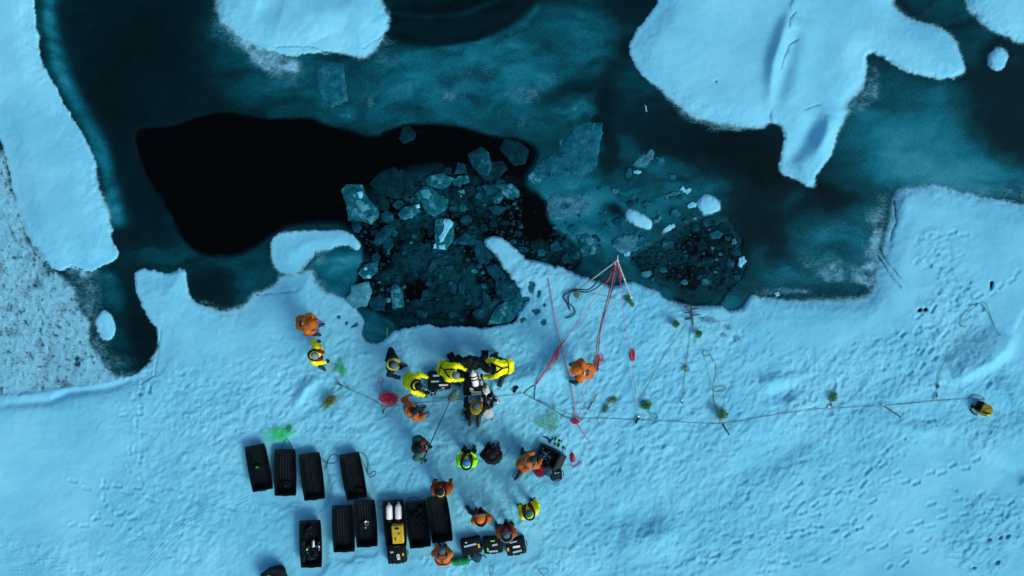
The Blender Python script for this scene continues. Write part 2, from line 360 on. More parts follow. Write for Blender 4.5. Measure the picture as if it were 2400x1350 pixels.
# swirls and streaks frozen into the milky parts
wx_ = 70*fbm(GXX, GYY, 160, 101); wy_ = 50*fbm(GXX, GYY, 120, 103)
_st = fbm((GXX+wx_)*.7, (GYY+wy_)*1.9, 60, 105, 6, .62); _rd = 1-np.abs(fbm((GXX+wx_)*.8, (GYY+wy_)*1.7, 85, 109, 5))*2.6
T = T+np.clip(T-.10, 0, .5)*(1-.65*np.exp(-((GXX-2180)/260)**2-((GYY-340)/170)**2))*(.80*_st+.22*np.clip(_rd, 0, 1)-.02)
FR = np.maximum(FR, .40*np.clip(_st*1.6, 0, 1)*sstep(.36, .55, T)*(1-np.exp(-((GXX-2180)/260)**2-((GYY-340)/170)**2)))
# frost
FR = blob(FR, 560, 85, 60, 26, 40, .55, .9); FR = blob(FR, 640, 145, 70, 24, 35, .6, .9); FR = blob(FR, 690, 180, 30, 22, 30, .30, .8)
FR = band(FR, [(520, 45), (580, 105), (650, 135), (690, 160)], 14, .66, .9)
FR = blob(FR, 890, 110, 30, 40, 20, .5, .8); FR = blob(FR, 915, 148, 30, 20, 0, .42, .8)
for a in [(1060, 215, 30, 18, 0, .50), (1232, 222, 34, 20, 30, .46), (1230, 286, 16, 14, 0, .44), (870, 240, 14, 18, 0, .45), (780, 238, 22, 14, 0, .34), (1290, 190, 24, 10, 0, .35), (1180, 145, 60, 16, -15, .30), (1110, 180, 60, 40, -30, .27), (1200, 60, 40, 30, 0, .22)]:
    FR = blob(FR, *a[:5], a[5], .9)
FR = blob(FR, 1600, 265, 50, 20, 35, .5, .9); FR = blob(FR, 1700, 300, 90, 10, 5, .5, .9)
FR = blob(FR, 2030, 200, 26, 60, 10, .52, .9); FR = blob(FR, 2010, 240, 20, 30, 0, .5, .8)
FR = blob(FR, 2050, 570, 26, 120, 12, .62, .9); FR = blob(FR, 1945, 645, 60, 34, 20, .52, .9); FR = blob(FR, 2030, 650, 40, 60, 0, .60, .9)
FR = blob(FR, 1900, 610, 40, 12, 20, .45, .8); FR = blob(FR, 1880, 690, 60, 10, 0, .56, .9)
FR = blob(FR, 1972, 682, 66, 20, 0, .05, 1, .4, 6); FR = blob(FR, 1800, 690, 60, 10, 0, .45, .9)
FR = blob(FR, 2350, 455, 120, 20, 6, .5, .8); FR = blob(FR, 2180, 432, 60, 12, 5, .5, .8)
FR = blob(FR, 205, 690, 44, 60, 0, .46, .9); FR = blob(FR, 240, 850, 50, 30, 20, .50, .9); FR = blob(FR, 235, 810, 40, 50, 0, .46, .9); FR = blob(FR, 290, 850, 40, 20, 0, .35, .8); FR = blob(FR, 215, 740, 22, 40, 0, .42, .7)
FR = blob(FR, 180, 640, 40, 14, 10, .75, .8)
FR = blob(FR, 700, 660, 60, 24, 0, .62, .9); FR = blob(FR, 745, 600, 10, 20, 30, .5, .8)
FR = blob(FR, 520, 728, 60, 10, 8, .5, .8)
FR = blob(FR, 1600, 470, 26, 6, -20, .5, .7); FR = blob(FR, 1340, 480, 40, 24, 0, .30, .7)
FR = blob(FR, 1470, 570, 34, 20, 0, .30, .7); FR = blob(FR, 1500, 690, 40, 14, 10, .5, .6); FR = blob(FR, 1735, 612, 9, 12, 20, .62, .9, .3, 4)
FR = blob(FR, 1560, 540, 16, 5, -35, .62, .9, .4, 4); FR = blob(FR, 1575, 452, 24, 4, -25, .55, .9, .4, 4)
FR = blob(FR, 1765, 715, 20, 20, 0, .5, .7)

# relief of the snow: dunes, troughs, ledges
RL = .10*fbm(GXX, GYY, 330, 21, 3)+.05*fbm(GXX*.8+GYY*.5, GYY*.9-GXX*.3, 120, 22, 3)
TR = np.zeros_like(T)          # how trodden the snow is
for a in [(800, 1000, 500, 260, 5, 1.0), (1400, 950, 520, 230, 0, 1.0), (1300, 1250, 700, 120, 0, .9), (2000, 900, 300, 120, -20, .95), (2230, 760, 70, 130, 20, .9), (2200, 610, 60, 60, 20, .75), (2330, 950, 150, 110, 10, .8), (1800, 1180, 300, 120, -15, .85), (2330, 1260, 120, 70, -20, 1.0), (450, 880, 110, 60, -20, .9), (400, 1180, 150, 180, 10, .8), (150, 1310, 220, 50, 0, .7), (1240, 680, 60, 70, 40, 1.0), (1440, 720, 180, 50, 5, .9), (860, 770, 60, 50, 30, .6), (1950, 760, 180, 40, 0, .25), (2100, 1000, 200, 60, 0, .8), (660, 1300, 200, 60, 0, .6)]:
    TR = np.maximum(TR, blob(np.zeros_like(T), *a[:5], a[5], 1, .7, 50))
TR = blob(TR, 90, 1110, 190, 130, 0, .03, .95); TR = blob(TR, 430, 770, 150, 70, 25, .05, .9); TR = blob(TR, 560, 790, 110, 40, 0, .08, .9); TR = blob(TR, 620, 735, 120, 40, 0, .05, .9); TR = blob(TR, 2030, 1180, 150, 60, -25, .25, .6, .6); TR = blob(TR, 1950, 770, 150, 36, 0, .10, .8)
def ridge(pts, amp, wd, side=0, far=0):
    """smooth crest; side!=0 makes it one-sided (steep on that side)"""
    global RL
    d, sg, tt = line_d(pts); env = np.sin(np.pi*np.clip(tt, .02, .98))**.5
    if side == 0: RL = RL+amp*env*np.exp(-(d/wd)**2)
    else: RL = RL+amp*env*np.where(sg*side > 0, np.exp(-(d/wd)**2), np.exp(-(d/far)**2))
ridge([(2372, 785), (2355, 820), (2320, 850), (2270, 875), (2230, 890)], .26, 14, -1, 60)
ridge([(2372, 785), (2355, 820), (2320, 850), (2270, 875), (2230, 890)], .10, 60, 1, 14)
ridge([(1850, 30), (1835, 90), (1815, 150), (1808, 250)], .26, 16, 1, 60)
ridge([(1870, 60), (1850, 120), (1835, 180), (1815, 250)], -.20, 22)
ridge([(1915, 270), (1890, 330), (1845, 390)], -.22, 24)
ridge([(1948, 270), (1940, 310), (1915, 360)], .20, 18)
ridge([(660, -60), (690, 15), (735, 40), (760, 90)], .16, 40); ridge([(735, 40), (820, 20), (860, 60)], .12, 30)
ridge([(600, 10), (660, 30)], -.10, 30)
ridge([(-20, 952), (120, 940), (160, 920), (250, 910), (345, 880)], -.10, 9)
ridge([(1140, 905), (1230, 885), (1290, 862), (1330, 830)], .20, 28); ridge([(960, 858), (1100, 830), (1240, 845), (1290, 825)], -.12, 45)
ridge([(1440, 1200), (1500, 1210), (1560, 1190)], -.09, 44); ridge([(1450, 1260), (1520, 1270), (1590, 1240)], .20, 36)
ridge([(690, 950), (715, 910), (745, 890)], .18, 12); ridge([(745, 970), (780, 900)], -.06, 30)
ridge([(1720, 1120), (1850, 1050), (1900, 1010)], -.16, 40); ridge([(1780, 900), (1850, 890)], .16, 18); ridge([(1800, 925), (1860, 920)], -.16, 18)
ridge([(2240, 950), (2310, 980), (2400, 960)], -.12, 34); ridge([(2330, 880), (2390, 930), (2470, 980)], .20, 22)
ridge([(2240, 1000), (2160, 1010), (2090, 990)], .10, 16); ridge([(2330, 1080), (2380, 1110), (2400, 1130)], -.14, 16)
ridge([(1140, 565), (1230, 630), (1340, 665), (1480, 690)], .16, 40)
ridge([(640, 1180), (700, 1150), (760, 1230)], -.12, 50); ridge([(880, 1010), (960, 1100)], -.10, 30); ridge([(940, 1010), (1010, 1090), (1090, 1190)], .12, 24)
ridge([(1050, 1120), (1150, 1180)], -.08, 30); ridge([(2050, 470), (2120, 480), (2090, 560)], .06, 20)

# fine ground grid, widening outside the photographed area
def axis(lo, hi, step, far):
    core = np.arange(lo, hi+step*.5, step); out = []; s = step; x = hi
    while x < hi+far: s *= 1.28; x += s; out.append(x)
    a = []; s = step; x = lo
    while x > lo-far: s *= 1.28; x -= s; a.append(x)
    return np.array(a[::-1]+list(core)+out, dtype=np.float64)
FS = 2.6
ax_x = axis(-120, 2520, FS, 9e4); ax_y = axis(-110, 1460, FS, 9e4)
X, Y = np.meshgrid(ax_x, ax_y)
NY, NX = X.shape
jag = 4.5*fbm(X, Y, 40, 31, 3)+5.0*fbm(X, Y, 11, 33, 3)*sstep(-.3, .4, fbm(X, Y, 90, 34, 2))+1.6*fbm(X, Y, 6, 36, 1)
sd = samp(SOLID, X, Y)+jag
fr = samp(FR, X, Y); tone = samp(T, X, Y); rl = samp(RL, X, Y); tr = samp(TR, X, Y)
rg = samp(ROUGH, X, Y)+16*fbm(X, Y, 40, 35, 4)
w2_ = samp(WAT2, X, Y); wat = np.maximum(samp(WAT, X, Y), w2_)+np.where(w2_ > -40, 12, 5)*fbm(X, Y, 30, 37, 4)
# which edges are frosty and wide, which crisp
softw = 4+16*sstep(-.1, .5, fbm(X, Y, 230, 41, 2))
for (cx, cy, r, v) in [(150, 250, 200, 3), (700, 110, 110, 5), (1240, 600, 120, 4), (1900, 400, 110, 3), (1000, 770, 260, 4), (1650, 290, 130, 26), (700, 660, 90, 24), (640, 600, 60, 9), (2000, 690, 170, 26), (2060, 520, 120, 24), (1990, 230, 80, 26), (2200, 100, 140, 12), (560, 720, 90, 22), (350, 800, 100, 6), (2250, 450, 150, 16), (1600, 710, 90, 10)]:
    m = np.exp(-(((X-cx)**2+(Y-cy)**2)/r**2)); softw = softw*(1-m)+v*m
snow = sstep(-1, 1, sd/softw)
snow_h = sstep(-.6, 1.3, sd/np.clip(softw, 3, 34))
rough_m = sstep(-22, 14, rg)
snow = np.maximum(snow, rough_m*(.70+.10*fbm(X, Y, 30, 43)-.26*sstep(.15, .75, fbm(X*1.1-Y*.35, Y*.75, 6.2, 44, 2))-.16*sstep(.0, .5, fbm(X, Y, 30, 46, 4))))
snow = np.maximum(snow, fr*(.86+.45*fbm(X, Y, 16, 45)))
watm = sstep(-12, 4, wat)*(1-sstep(.35, .6, snow))
_rub = np.clip(np.maximum(1.15-np.hypot((X-1050)/190, (Y-480)/90), 1.15-np.hypot((X-1060)/200, (Y-640)/120)), 0, .4)/.4
_rub = np.maximum(_rub, np.clip(1.1-np.hypot((X-1300)/70, (Y-595)/40), 0, .4)/.4)
_rub = np.where(w2_ > -8, 1.0, _rub)
subm = _rub*np.where(w2_ > -8, .85, 1)*sstep(-.35, .35, fbm(X, Y, 46, 66, 4)+.25*fbm(X, Y, 9, 67, 2)); subm = np.where(w2_ > -12, np.maximum(subm, 1-sstep(0, 30, w2_+10*fbm(X, Y, 30, 68, 3))), subm); wcol = watm*(1-.85*subm)   # ice drowned just below the surface
edge = np.exp(-(wat/5)**2)
# heights
ICE_Z, WAT_Z, SNOW_Z = -.16, -.20, 0.0
fine = .010*fbm(X, Y, 34, 47, 3)
lump = np.clip(fbm(X, Y, 17, 49, 4)+.15, -1, 1)
lump2 = np.abs(fbm(X+Y*.4, Y, 24, 52, 3))
z = ICE_Z+np.maximum(snow_h*(-ICE_Z*.45+.11*sstep(0, 60, sd)), rough_m*.06)+snow_h*(rl+fine+.004*fbm(X, Y, 9, 55, 2))
uu = X*.82-Y*.57; vv = X*.57+Y*.82      # wind and foot traffic run from lower left to upper right
z += snow_h*tr*(.020*lump-.020*lump2+.008+.024*fbm(uu*.7, vv, 8.5, 65, 2)+.022*fbm(uu*.55, vv*1.3, 17, 63, 4)+.018*np.clip(fbm(uu*.5, vv*1.1, 62, 53, 3), -1, 1))
z += snow_h*(1-tr)*.010*fbm(uu*.35, vv*1.2, 46, 64, 3)
z += rough_m*(1-snow_h)*(.03*np.clip(fbm(X*1.6, Y, 12, 57, 3), -.2, 1)+.01)
z += (1-snow_h)*fr*.02*fbm(X, Y, 8, 59, 2)
z += (1-snow_h)*(1-watm)*.012*fbm(X, Y, 60, 60, 3)

# footprints: heel and sole pressed into the snow with a little rim
def stamp(px, py, ang, L, Wd, dep):
    r = L*.9+8
    j0, j1 = np.searchsorted(ax_y, [py-r, py+r]); i0, i1 = np.searchsorted(ax_x, [px-r, px+r])
    if j1 <= j0 or i1 <= i0: return
    x = X[j0:j1, i0:i1]-px; y = Y[j0:j1, i0:i1]-py; c, s = math.cos(ang), math.sin(ang)
    u = x*c+y*s; v = -x*s+y*c
    d = np.sqrt(np.maximum(np.abs(u)-L/2+Wd/2, 0)**2+v**2)-Wd/2*(1-.12*np.cos(u/L*9))
    k = snow_h[j0:j1, i0:i1]
    z[j0:j1, i0:i1] += k*(-dep*(1-sstep(-3.2, 1.8, d))+dep*.42*np.exp(-((d-3)/2.4)**2))
rr = random.Random(5)
def trail(x0, y0, x1, y1, jit=5, step=27, dep=.022):
    d = math.hypot(x1-x0, y1-y0); n = max(1, int(d/step)); a = math.atan2(y1-y0, x1-x0)
    for i in range(n+1):
        t = i/max(n, 1); sdn = (i % 2*2-1)*6
        stamp(x0+(x1-x0)*t-math.sin(a)*sdn+rr.uniform(-jit, jit), y0+(y1-y0)*t+math.cos(a)*sdn+rr.uniform(-jit, jit), a+rr.uniform(-.25, .25), rr.uniform(19, 25), rr.uniform(7.5, 10), dep*rr.uniform(.6, 1.2))
for t_ in [(2170, 620, 2230, 660), (2160, 560, 2260, 540), (2190, 600, 2300, 720), (2300, 700, 2390, 640), (2120, 1130, 2290, 1080), (2000, 1150, 2080, 1060), (1880, 1210, 2100, 1110), (1960, 1270, 2050, 1180), (1860, 1250, 2010, 1230), (2150, 1230, 2260, 1210), (2180, 1190, 2330, 1160), (2040, 1290, 2130, 1240), (2090, 1330, 2180, 1270), (2230, 1150, 2350, 1190), (1700, 1260, 1960, 1240), (1880, 1190, 1990, 1130), (1560, 1330, 1760, 1290), (1780, 1340, 1960, 1300), (2300, 1210, 2400, 1170),
           (325, 900, 320, 1080), (290, 975, 320, 965), (170, 1135, 240, 1150), (240, 1130, 250, 1190), (250, 1180, 230, 1210), (270, 1140, 350, 1160), (170, 1230, 310, 1210), (300, 1060, 320, 1130), (280, 1200, 330, 1260), (2120, 790, 2200, 690), (2150, 830, 2260, 740), (2060, 800, 2180, 770), (2140, 880, 2240, 700)]:
    trail(*t_)
for i in range(1900):
    x = rr.uniform(280, 2480); y = rr.uniform(470, 1440)
    a = rr.gauss(-.55, .9)
    j = min(NY-1, max(0, np.searchsorted(ax_y, y))); ii = min(NX-1, max(0, np.searchsorted(ax_x, x)))
    if tr[j, ii] > .3 and rr.random() < tr[j, ii]: stamp(x, y, a, rr.uniform(14, 24), rr.uniform(6.5, 12), rr.uniform(.003, .018))
# drag marks left by sledge runners
for (x0, y0, x1, y1) in [(470, 880, 490, 1010), (600, 1160, 420, 1240), (440, 1230, 330, 1360), (170, 1330, 20, 1345)]:
    for k in range(5):
        n = int(math.hypot(x1-x0, y1-y0)/9); a = math.atan2(y1-y0, x1-x0)
        for i in range(n):
            t = i/n; stamp(x0+(x1-x0)*t-math.sin(a)*k*7+3*math.sin(t*5), y0+(y1-y0)*t+math.cos(a)*k*7, a, 14, 3, .010*(.5+.5*math.sin(t*9+k)))
# holes broken through the crust
def hole(px, py, r, r2, ang, dep=.16, wet=1):
    rad = max(r, r2)*2.2+12
    j0, j1 = np.searchsorted(ax_y, [py-rad, py+rad]); i0, i1 = np.searchsorted(ax_x, [px-rad, px+rad])
    x = X[j0:j1, i0:i1]-px; y = Y[j0:j1, i0:i1]-py; c, s = math.cos(ang), math.sin(ang)
    q = np.sqrt(((x*c+y*s)/r)**2+((-x*s+y*c)/r2)**2)+.9*fbm(x+px, y+py, 11, 77, 3)
    m = 1-sstep(.55, 1.25, q)
    z[j0:j1, i0:i1] -= m*dep
    if wet: snow[j0:j1, i0:i1] *= 1-m*wet; tone[j0:j1, i0:i1] = tone[j0:j1, i0:i1]*(1-m)+(.58 if dep < .12 else .25)*m
for h_ in [(793, 743, 5, 5, 0), (812, 757, 5, 6, 0), (832, 762, 12, 7, -.4), (1245, 672, 9, 14, .3), (1262, 690, 5, 8, 0), (1258, 730, 11, 9, .2), (1270, 755, 10, 8, .4), (1232, 700, 8, 6, 0), (1228, 748, 9, 7, 0), (1276, 715, 6, 6, 0),
           ]:
    hole(*h_, .02, .8)
for h_ in [(1722, 790, 12, 10, .3), (1692, 783, 10, 5, .2), (1660, 748, 26, 8, .3), (1700, 765, 10, 6, 0)]: hole(*h_, .03, .45)
for h_ in [(2155, 727, 5, 3.5, -.5), (2170, 725, 5, 3.5, -.4), (2323, 670, 4, 9, .2)]: hole(*h_, .2, .8)
for h_ in [(2345, 1260, 5, 3, -.5), (2318, 1265, 5, 3, -.4), (2360, 1258, 5, 6, .4), (2338, 1318, 5, 5, -1), (2282, 1330, 4, 3, 0), (350, 915, 4, 9, .1), (326, 922, 5, 5, 0), (1677, 190, 4, 4, 0)]:
    hole(*h_, .07, .35)
# thin cracks
def crack(pts, wd=1.6, dep=.07, wet=.6):
    xs = [p[0] for p in pts]; ys = [p[1] for p in pts]
    j0, j1 = np.searchsorted(ax_y, [min(ys)-12, max(ys)+12]); i0, i1 = np.searchsorted(ax_x, [min(xs)-12, max(xs)+12])
    x = X[j0:j1, i0:i1]+2.5*fbm(X[j0:j1, i0:i1], Y[j0:j1, i0:i1], 12, 91, 3); y = Y[j0:j1, i0:i1]+2.5*fbm(X[j0:j1, i0:i1], Y[j0:j1, i0:i1], 12, 92, 3)
    d2 = np.full(x.shape, 1e9)
    for (a, b), (c, d) in zip(pts[:-1], pts[1:]):
        ex, ey = c-a, d-b; t = np.clip(((x-a)*ex+(y-b)*ey)/(ex*ex+ey*ey), 0, 1); d2 = np.minimum(d2, (x-a-t*ex)**2+(y-b-t*ey)**2)
    m = np.exp(-d2/wd**2); z[j0:j1, i0:i1] -= dep*m; snow[j0:j1, i0:i1] *= 1-wet*m; tone[j0:j1, i0:i1] = tone[j0:j1, i0:i1]*(1-m)+.40*m
crack([(1870, 93), (1850, 105), (1842, 125), (1835, 145), (1830, 160)], 2, .04, .5); crack([(1865, 28), (1848, 47), (1850, 62)], 1.6, .04, .5)
crack([(1885, 257), (1905, 250), (1922, 246)], 1.4, .04, .5); crack([(740, 588), (737, 604), (715, 626)], 1.5, .04, .5); crack([(2058, 600), (2090, 650), (2112, 675)], 1.4, .04, .5)
crack([(378, 770), (345, 885)][:1]+[(362, 880), (330, 900)], 1.3, .04, .5); crack([(155, 632), (172, 622), (195, 633)], 1.4, .04, .5); crack([(640, 110), (720, 108), (790, 127)], 1.5, .04, .5); crack([(912, 70), (880, 95), (850, 115)], 1.4, .04, .5)
crack([(600, 692), (625, 690), (680, 684), (700, 680)], 1.2, .04, .5); crack([(2096, 470), (2100, 520), (2085, 565)], 1.6, .04, .5); crack([(2060, 580), (2075, 610), (2110, 650)], 1.3, .04, .5)

z = z*(1-watm)+WAT_Z*watm
FLAT = []
for (x0_, y0_, x1_, y1_) in [(597,1050,617,1143),(667,1070,667,1150),(723,1080,737,1160),(819,1075,838,1155),(803,1195,808,1280),(854,1185,861,1268),(922,1185,930,1312),(974,1185,986,1270),(1025,1175,1038,1260),(727,1235,730,1315),(1085,1285,1230,1280),(1010,893,1045,893),(1108,900,1110,915),(1270,1075,1300,1095)]:
    for k_ in range(5): FLAT.append((x0_+(x1_-x0_)*k_/4, y0_+(y1_-y0_)*k_/4, 31))
z = np.where(watm > .5, WAT_Z, z)
for (fx_, fy_, fr_) in FLAT:
    i0, i1 = np.searchsorted(ax_x, [fx_-fr_*2, fx_+fr_*2]); j0, j1 = np.searchsorted(ax_y, [fy_-fr_*2, fy_+fr_*2])
    d_ = np.hypot(X[j0:j1, i0:i1]-fx_, Y[j0:j1, i0:i1]-fy_); m_ = 1-sstep(fr_*.9, fr_*1.5, d_); zz_ = z[j0:j1, i0:i1]; lv = float(zz_[d_ < fr_].mean())
    z[j0:j1, i0:i1] = zz_*(1-m_)+(lv-.01+.12*(zz_-lv))*m_
def gz(px, py):
    i = int(np.clip(np.searchsorted(ax_x, px), 1, NX-1)); j = int(np.clip(np.searchsorted(ax_y, py), 1, NY-1))
    return float(z[j-1:j+1, i-1:i+1].mean())
def G(px, py, dz=0.0):
    """world point lying on the ground at photo pixel"""
    h = gz(px, py)+dz; k = (H-h)/H/S
    return Vector(((px-1200)*k, (675-py)*k, h))

def ground_material():
    m = bpy.data.materials.new('snow_ice_and_water'); m.use_nodes = True; n = m.node_tree; L = n.links
    b = n.nodes['Principled BSDF']
    at = n.nodes.new('ShaderNodeAttribute'); at.attribute_name = 'cover'
    sp = n.nodes.new('ShaderNodeSeparateColor'); L.new(at.outputs['Color'], sp.inputs[0])
    g = n.nodes.new('ShaderNodeNewGeometry')
    def noise(sc, det=4, stretch=None, rough=.55):
        no = n.nodes.new('ShaderNodeTexNoise'); no.inputs['Scale'].default_value = sc; no.inputs['Detail'].default_value = det; no.inputs['Roughness'].default_value = rough
        if stretch:
            mp = n.nodes.new('ShaderNodeMapping'); mp.inputs['Scale'].default_value = stretch; mp.inputs['Rotation'].default_value = (0, 0, stretch[2] if len(stretch) > 3 else .5)
            L.new(g.outputs['Position'], mp.inputs[0]); L.new(mp.outputs[0], no.inputs['Vector'])
        else: L.new(g.outputs['Position'], no.inputs['Vector'])
        return no.outputs[0]
    def M(op, a, bb, c=None):
        q = n.nodes.new('ShaderNodeMath'); q.operation = op
        for i, v in enumerate((a, bb, c)):
            if v is None: continue
            if isinstance(v, (int, float)): q.inputs[i].default_value = v
            else: L.new(v, q.inputs[i])
        return q.outputs[0]
    def MR(v, a, bb, c, d, smooth=False):
        q = n.nodes.new('ShaderNodeMapRange'); q.interpolation_type = 'SMOOTHSTEP' if smooth else 'LINEAR'
        L.new(v, q.inputs[0])
        for i, x in enumerate((a, bb, c, d)): q.inputs[i+1].default_value = x
        return q.outputs[0]
    grain = noise(11, 5, (1, 1.9, 1)); grain2 = noise(3.2, 3, (1, 1.5, 1))
    gr = M('ADD', M('MULTIPLY', grain, .7), M('MULTIPLY', grain2, .3))
    s = M('ADD', sp.outputs[0], M('MULTIPLY', M('SUBTRACT', gr, .5), 1.15))
    cov = MR(s, .14, .80, 0, 1, True)
    cov = M('MULTIPLY', cov, MR(sp.outputs[0], 0.02, .16, 0, 1, True))
    cov = M('MAXIMUM', cov, MR(sp.outputs[0], .80, .97, 0, 1, True))
    # ice colour from milkiness
    tn = M('ADD', sp.outputs[1], M('MULTIPLY', M('SUBTRACT', noise(2.2, 6, None, .65), .5), .16))
    tn = M('ADD', tn, M('MULTIPLY', M('MULTIPLY', M('SUBTRACT', noise(12, 8, (1, 1.5, 1), .75), .5), MR(sp.outputs[1], .08, .45, 0, 1)), .62))
    cr = n.nodes.new('ShaderNodeValToRGB'); L.new(tn, cr.inputs[0]); e = cr.color_ramp.elements
    e[0].position = 0; e[0].color = ICE[0]; e[1].position = 1; e[1].color = ICE[4]
    for p, c in ((.2, ICE[1]), (.42, ICE[2]), (.66, ICE[3])): q = e.new(p); q.color = c
    wm = n.nodes.new('ShaderNodeMix'); wm.data_type = 'RGBA'; L.new(sp.outputs[2], wm.inputs[0]); L.new(cr.outputs[0], wm.inputs[6]); wm.inputs[7].default_value = WATER
    # snow colour, slightly greyer where thin
    sv = noise(.35, 4); sc = n.nodes.new('ShaderNodeMix'); sc.data_type = 'RGBA'; L.new(MR(sv, .35, .65, 0, 1), sc.inputs[0]); sc.inputs[6].default_value = SNOW_A; sc.inputs[7].default_value = SNOW_B
    th = n.nodes.new('ShaderNodeMix'); th.data_type = 'RGBA'; L.new(MR(sp.outputs[0], .45, .98, 1, 0), th.inputs[0]); L.new(sc.outputs[2], th.inputs[6])
    fz = n.nodes.new('ShaderNodeMix'); fz.data_type = 'RGBA'; L.new(MR(sp.outputs[0], .30, .66, 0, 1), fz.inputs[0]); fz.inputs[6].default_value = FROST; fz.inputs[7].default_value = SNOW_T; L.new(fz.outputs[2], th.inputs[7])
    fin = n.nodes.new('ShaderNodeMix'); fin.data_type = 'RGBA'; L.new(cov, fin.inputs[0]); L.new(wm.outputs[2], fin.inputs[6]); L.new(th.outputs[2], fin.inputs[7])
    L.new(fin.outputs[2], b.inputs['Base Color'])
    ro = M('SUBTRACT', .62, M('MULTIPLY', sp.outputs[2], .15)); ro = M('MAXIMUM', ro, M('MULTIPLY', cov, .95)); L.new(ro, b.inputs['Roughness'])
    L.new(M('MULTIPLY', M('SUBTRACT', 1, cov), .04), b.inputs['Specular IOR Level'])
    hh = M('ADD', M('MULTIPLY', noise(5, 6, None, .6), M('MULTIPLY', cov, MR(at.outputs['Alpha'], .1, .7, .14, .6))), M('MULTIPLY', noise(20, 3, (1, 1.7, 1)), .30))
    hh = M('ADD', hh, M('MULTIPLY', cov, .22))
    hh = M('ADD', hh, M('MULTIPLY', M('MULTIPLY', noise(13, 7, (1.25, .8, 1), .72), cov), MR(at.outputs['Alpha'], .15, .8, .10, .95)))
    bp = n.nodes.new('ShaderNodeBump'); bp.inputs['Distance'].default_value = .05; L.new(M('SUBTRACT', .55, M('MULTIPLY', sp.outputs[2], .53)), bp.inputs['Strength'])
    L.new(hh, bp.inputs['Height']); L.new(bp.outputs[0], b.inputs['Normal'])
    return m
SNOW_A = (.175, .555, .735, 1); SNOW_B = (.118, .47, .665, 1); SNOW_T = (.17, .42, .55, 1); FROST = (.045, .20, .27, 1)
ICE = [(.0002, .0025, .0038, 1), (.0003, .015, .022, 1), (.0010, .057, .083, 1), (.004, .135, .190, 1), (.04, .25, .34, 1)]
WATER = (.0002, .0008, .0012, 1)
M_GROUND = ground_material()

# split the survey grid into snow, sea ice and open water sheets (they share their border vertices' positions)
k = (H-z)/H/S
VX = (X-1200)/S; VY = (675-Y)/S
# ground vertices stay at their true plan position; W()/G() account for their height
VX = (X-1200)*k; VY = (675-Y)*k
co = np.stack([VX, VY, z], -1).reshape(-1, 3).astype(np.float32)
colr = np.stack([np.clip(snow, 0, 1), np.clip(tone*(1-subm*watm)+.33*subm*watm, 0, 1), np.where(watm > .5, wcol, watm), np.clip(tr, 0, 1)], -1).reshape(-1, 4).astype(np.float32)
idx = np.arange(NY*NX).reshape(NY, NX)
quads = np.stack([idx[1:, :-1], idx[1:, 1:], idx[:-1, 1:], idx[:-1, :-1]], -1).reshape(-1, 4)
sc_ = (snow_h[:-1, :-1]+snow_h[1:, 1:]+rough_m[:-1, :-1]+rough_m[1:, 1:])/2; wc = (watm[:-1, :-1]+watm[1:, 1:])/2
cls = np.where(wc > .5, 2, np.where(sc_ > .5, 0, 1)).reshape(-1)
def sheet(name, sel):
    q = quads[sel]; u, inv = np.unique(q, return_inverse=True); inv = inv.reshape(-1)
    me = bpy.data.meshes.new(name); me.vertices.add(len(u)); me.vertices.foreach_set('co', co[u].reshape(-1))
    nq = len(q); me.loops.add(nq*4); me.loops.foreach_set('vertex_index', inv.astype(np.int32))
    me.polygons.add(nq); me.polygons.foreach_set('loop_start', np.arange(0, nq*4, 4, dtype=np.int32)); me.polygons.foreach_set('loop_total', np.full(nq, 4, np.int32))
    me.polygons.foreach_set('use_smooth', np.ones(nq, bool))
    a = me.color_attributes.new('cover', 'FLOAT_COLOR', 'POINT'); a.data.foreach_set('color', colr[u].reshape(-1))
    me.materials.append(M_GROUND); me.update(calc_edges=True)
    o = bpy.data.objects.new(name, me); C.objects.link(o); o['kind'] = 'structure'; return o
sheet('snow_ground', cls == 0); sheet('sea_ice', cls == 1); sheet('open_water', cls == 2)

# ================================================================== floating ice
def ice_mat(name, dark, mid, light, lk):
    m = bpy.data.materials.new(name); m.use_nodes = True; n = m.node_tree; b = n.nodes['Principled BSDF']; L = n.links
    g = n.nodes.new('ShaderNodeNewGeometry')
    a = n.nodes.new('ShaderNodeTexNoise'); a.inputs['Scale'].default_value = 4.5; a.inputs['Detail'].default_value = 7; a.inputs['Roughness'].default_value = .66
    L.new(g.outputs['Position'], a.inputs['Vector'])
    cr = n.nodes.new('ShaderNodeValToRGB'); L.new(a.outputs[0], cr.inputs[0]); e = cr.color_ramp.elements
    e[0].position = .32; e[0].color = dark; e[1].position = lk+.12; e[1].color = light
    q = e.new(lk-.08); q.color = mid; L.new(cr.outputs[0], b.inputs['Base Color'])
    b.inputs['Roughness'].default_value = .6; b.inputs['Specular IOR Level'].default_value = .03
    v = n.nodes.new('ShaderNodeTexVoronoi'); v.inputs['Scale'].default_value = 9; L.new(g.outputs['Position'], v.inputs['Vector'])
    a2 = n.nodes.new('ShaderNodeMath'); a2.operation = 'MULTIPLY_ADD'; L.new(v.outputs[0], a2.inputs[0]); a2.inputs[1].default_value = .35; L.new(a.outputs[0], a2.inputs[2])
    bp = n.nodes.new('ShaderNodeBump'); bp.inputs['Distance'].default_value = .05; bp.inputs['Strength'].default_value = .6
    L.new(a2.outputs[0], bp.inputs['Height']); L.new(bp.outputs[0], b.inputs['Normal']); return m
I_DIM = ice_mat('dim_clear_ice', (.0004, .010, .015, 1), (.001, .026, .037, 1), (.004, .06, .085, 1), .66)
I_MID = ice_mat('teal_ice', (.0005, .018, .029, 1), (.0025, .050, .082, 1), (.018, .15, .22, 1), .64)
I_BRI = ice_mat('frosted_teal_ice', (.0008, .036, .052, 1), (.004, .10, .14, 1), (.08, .36, .46, 1), .62)
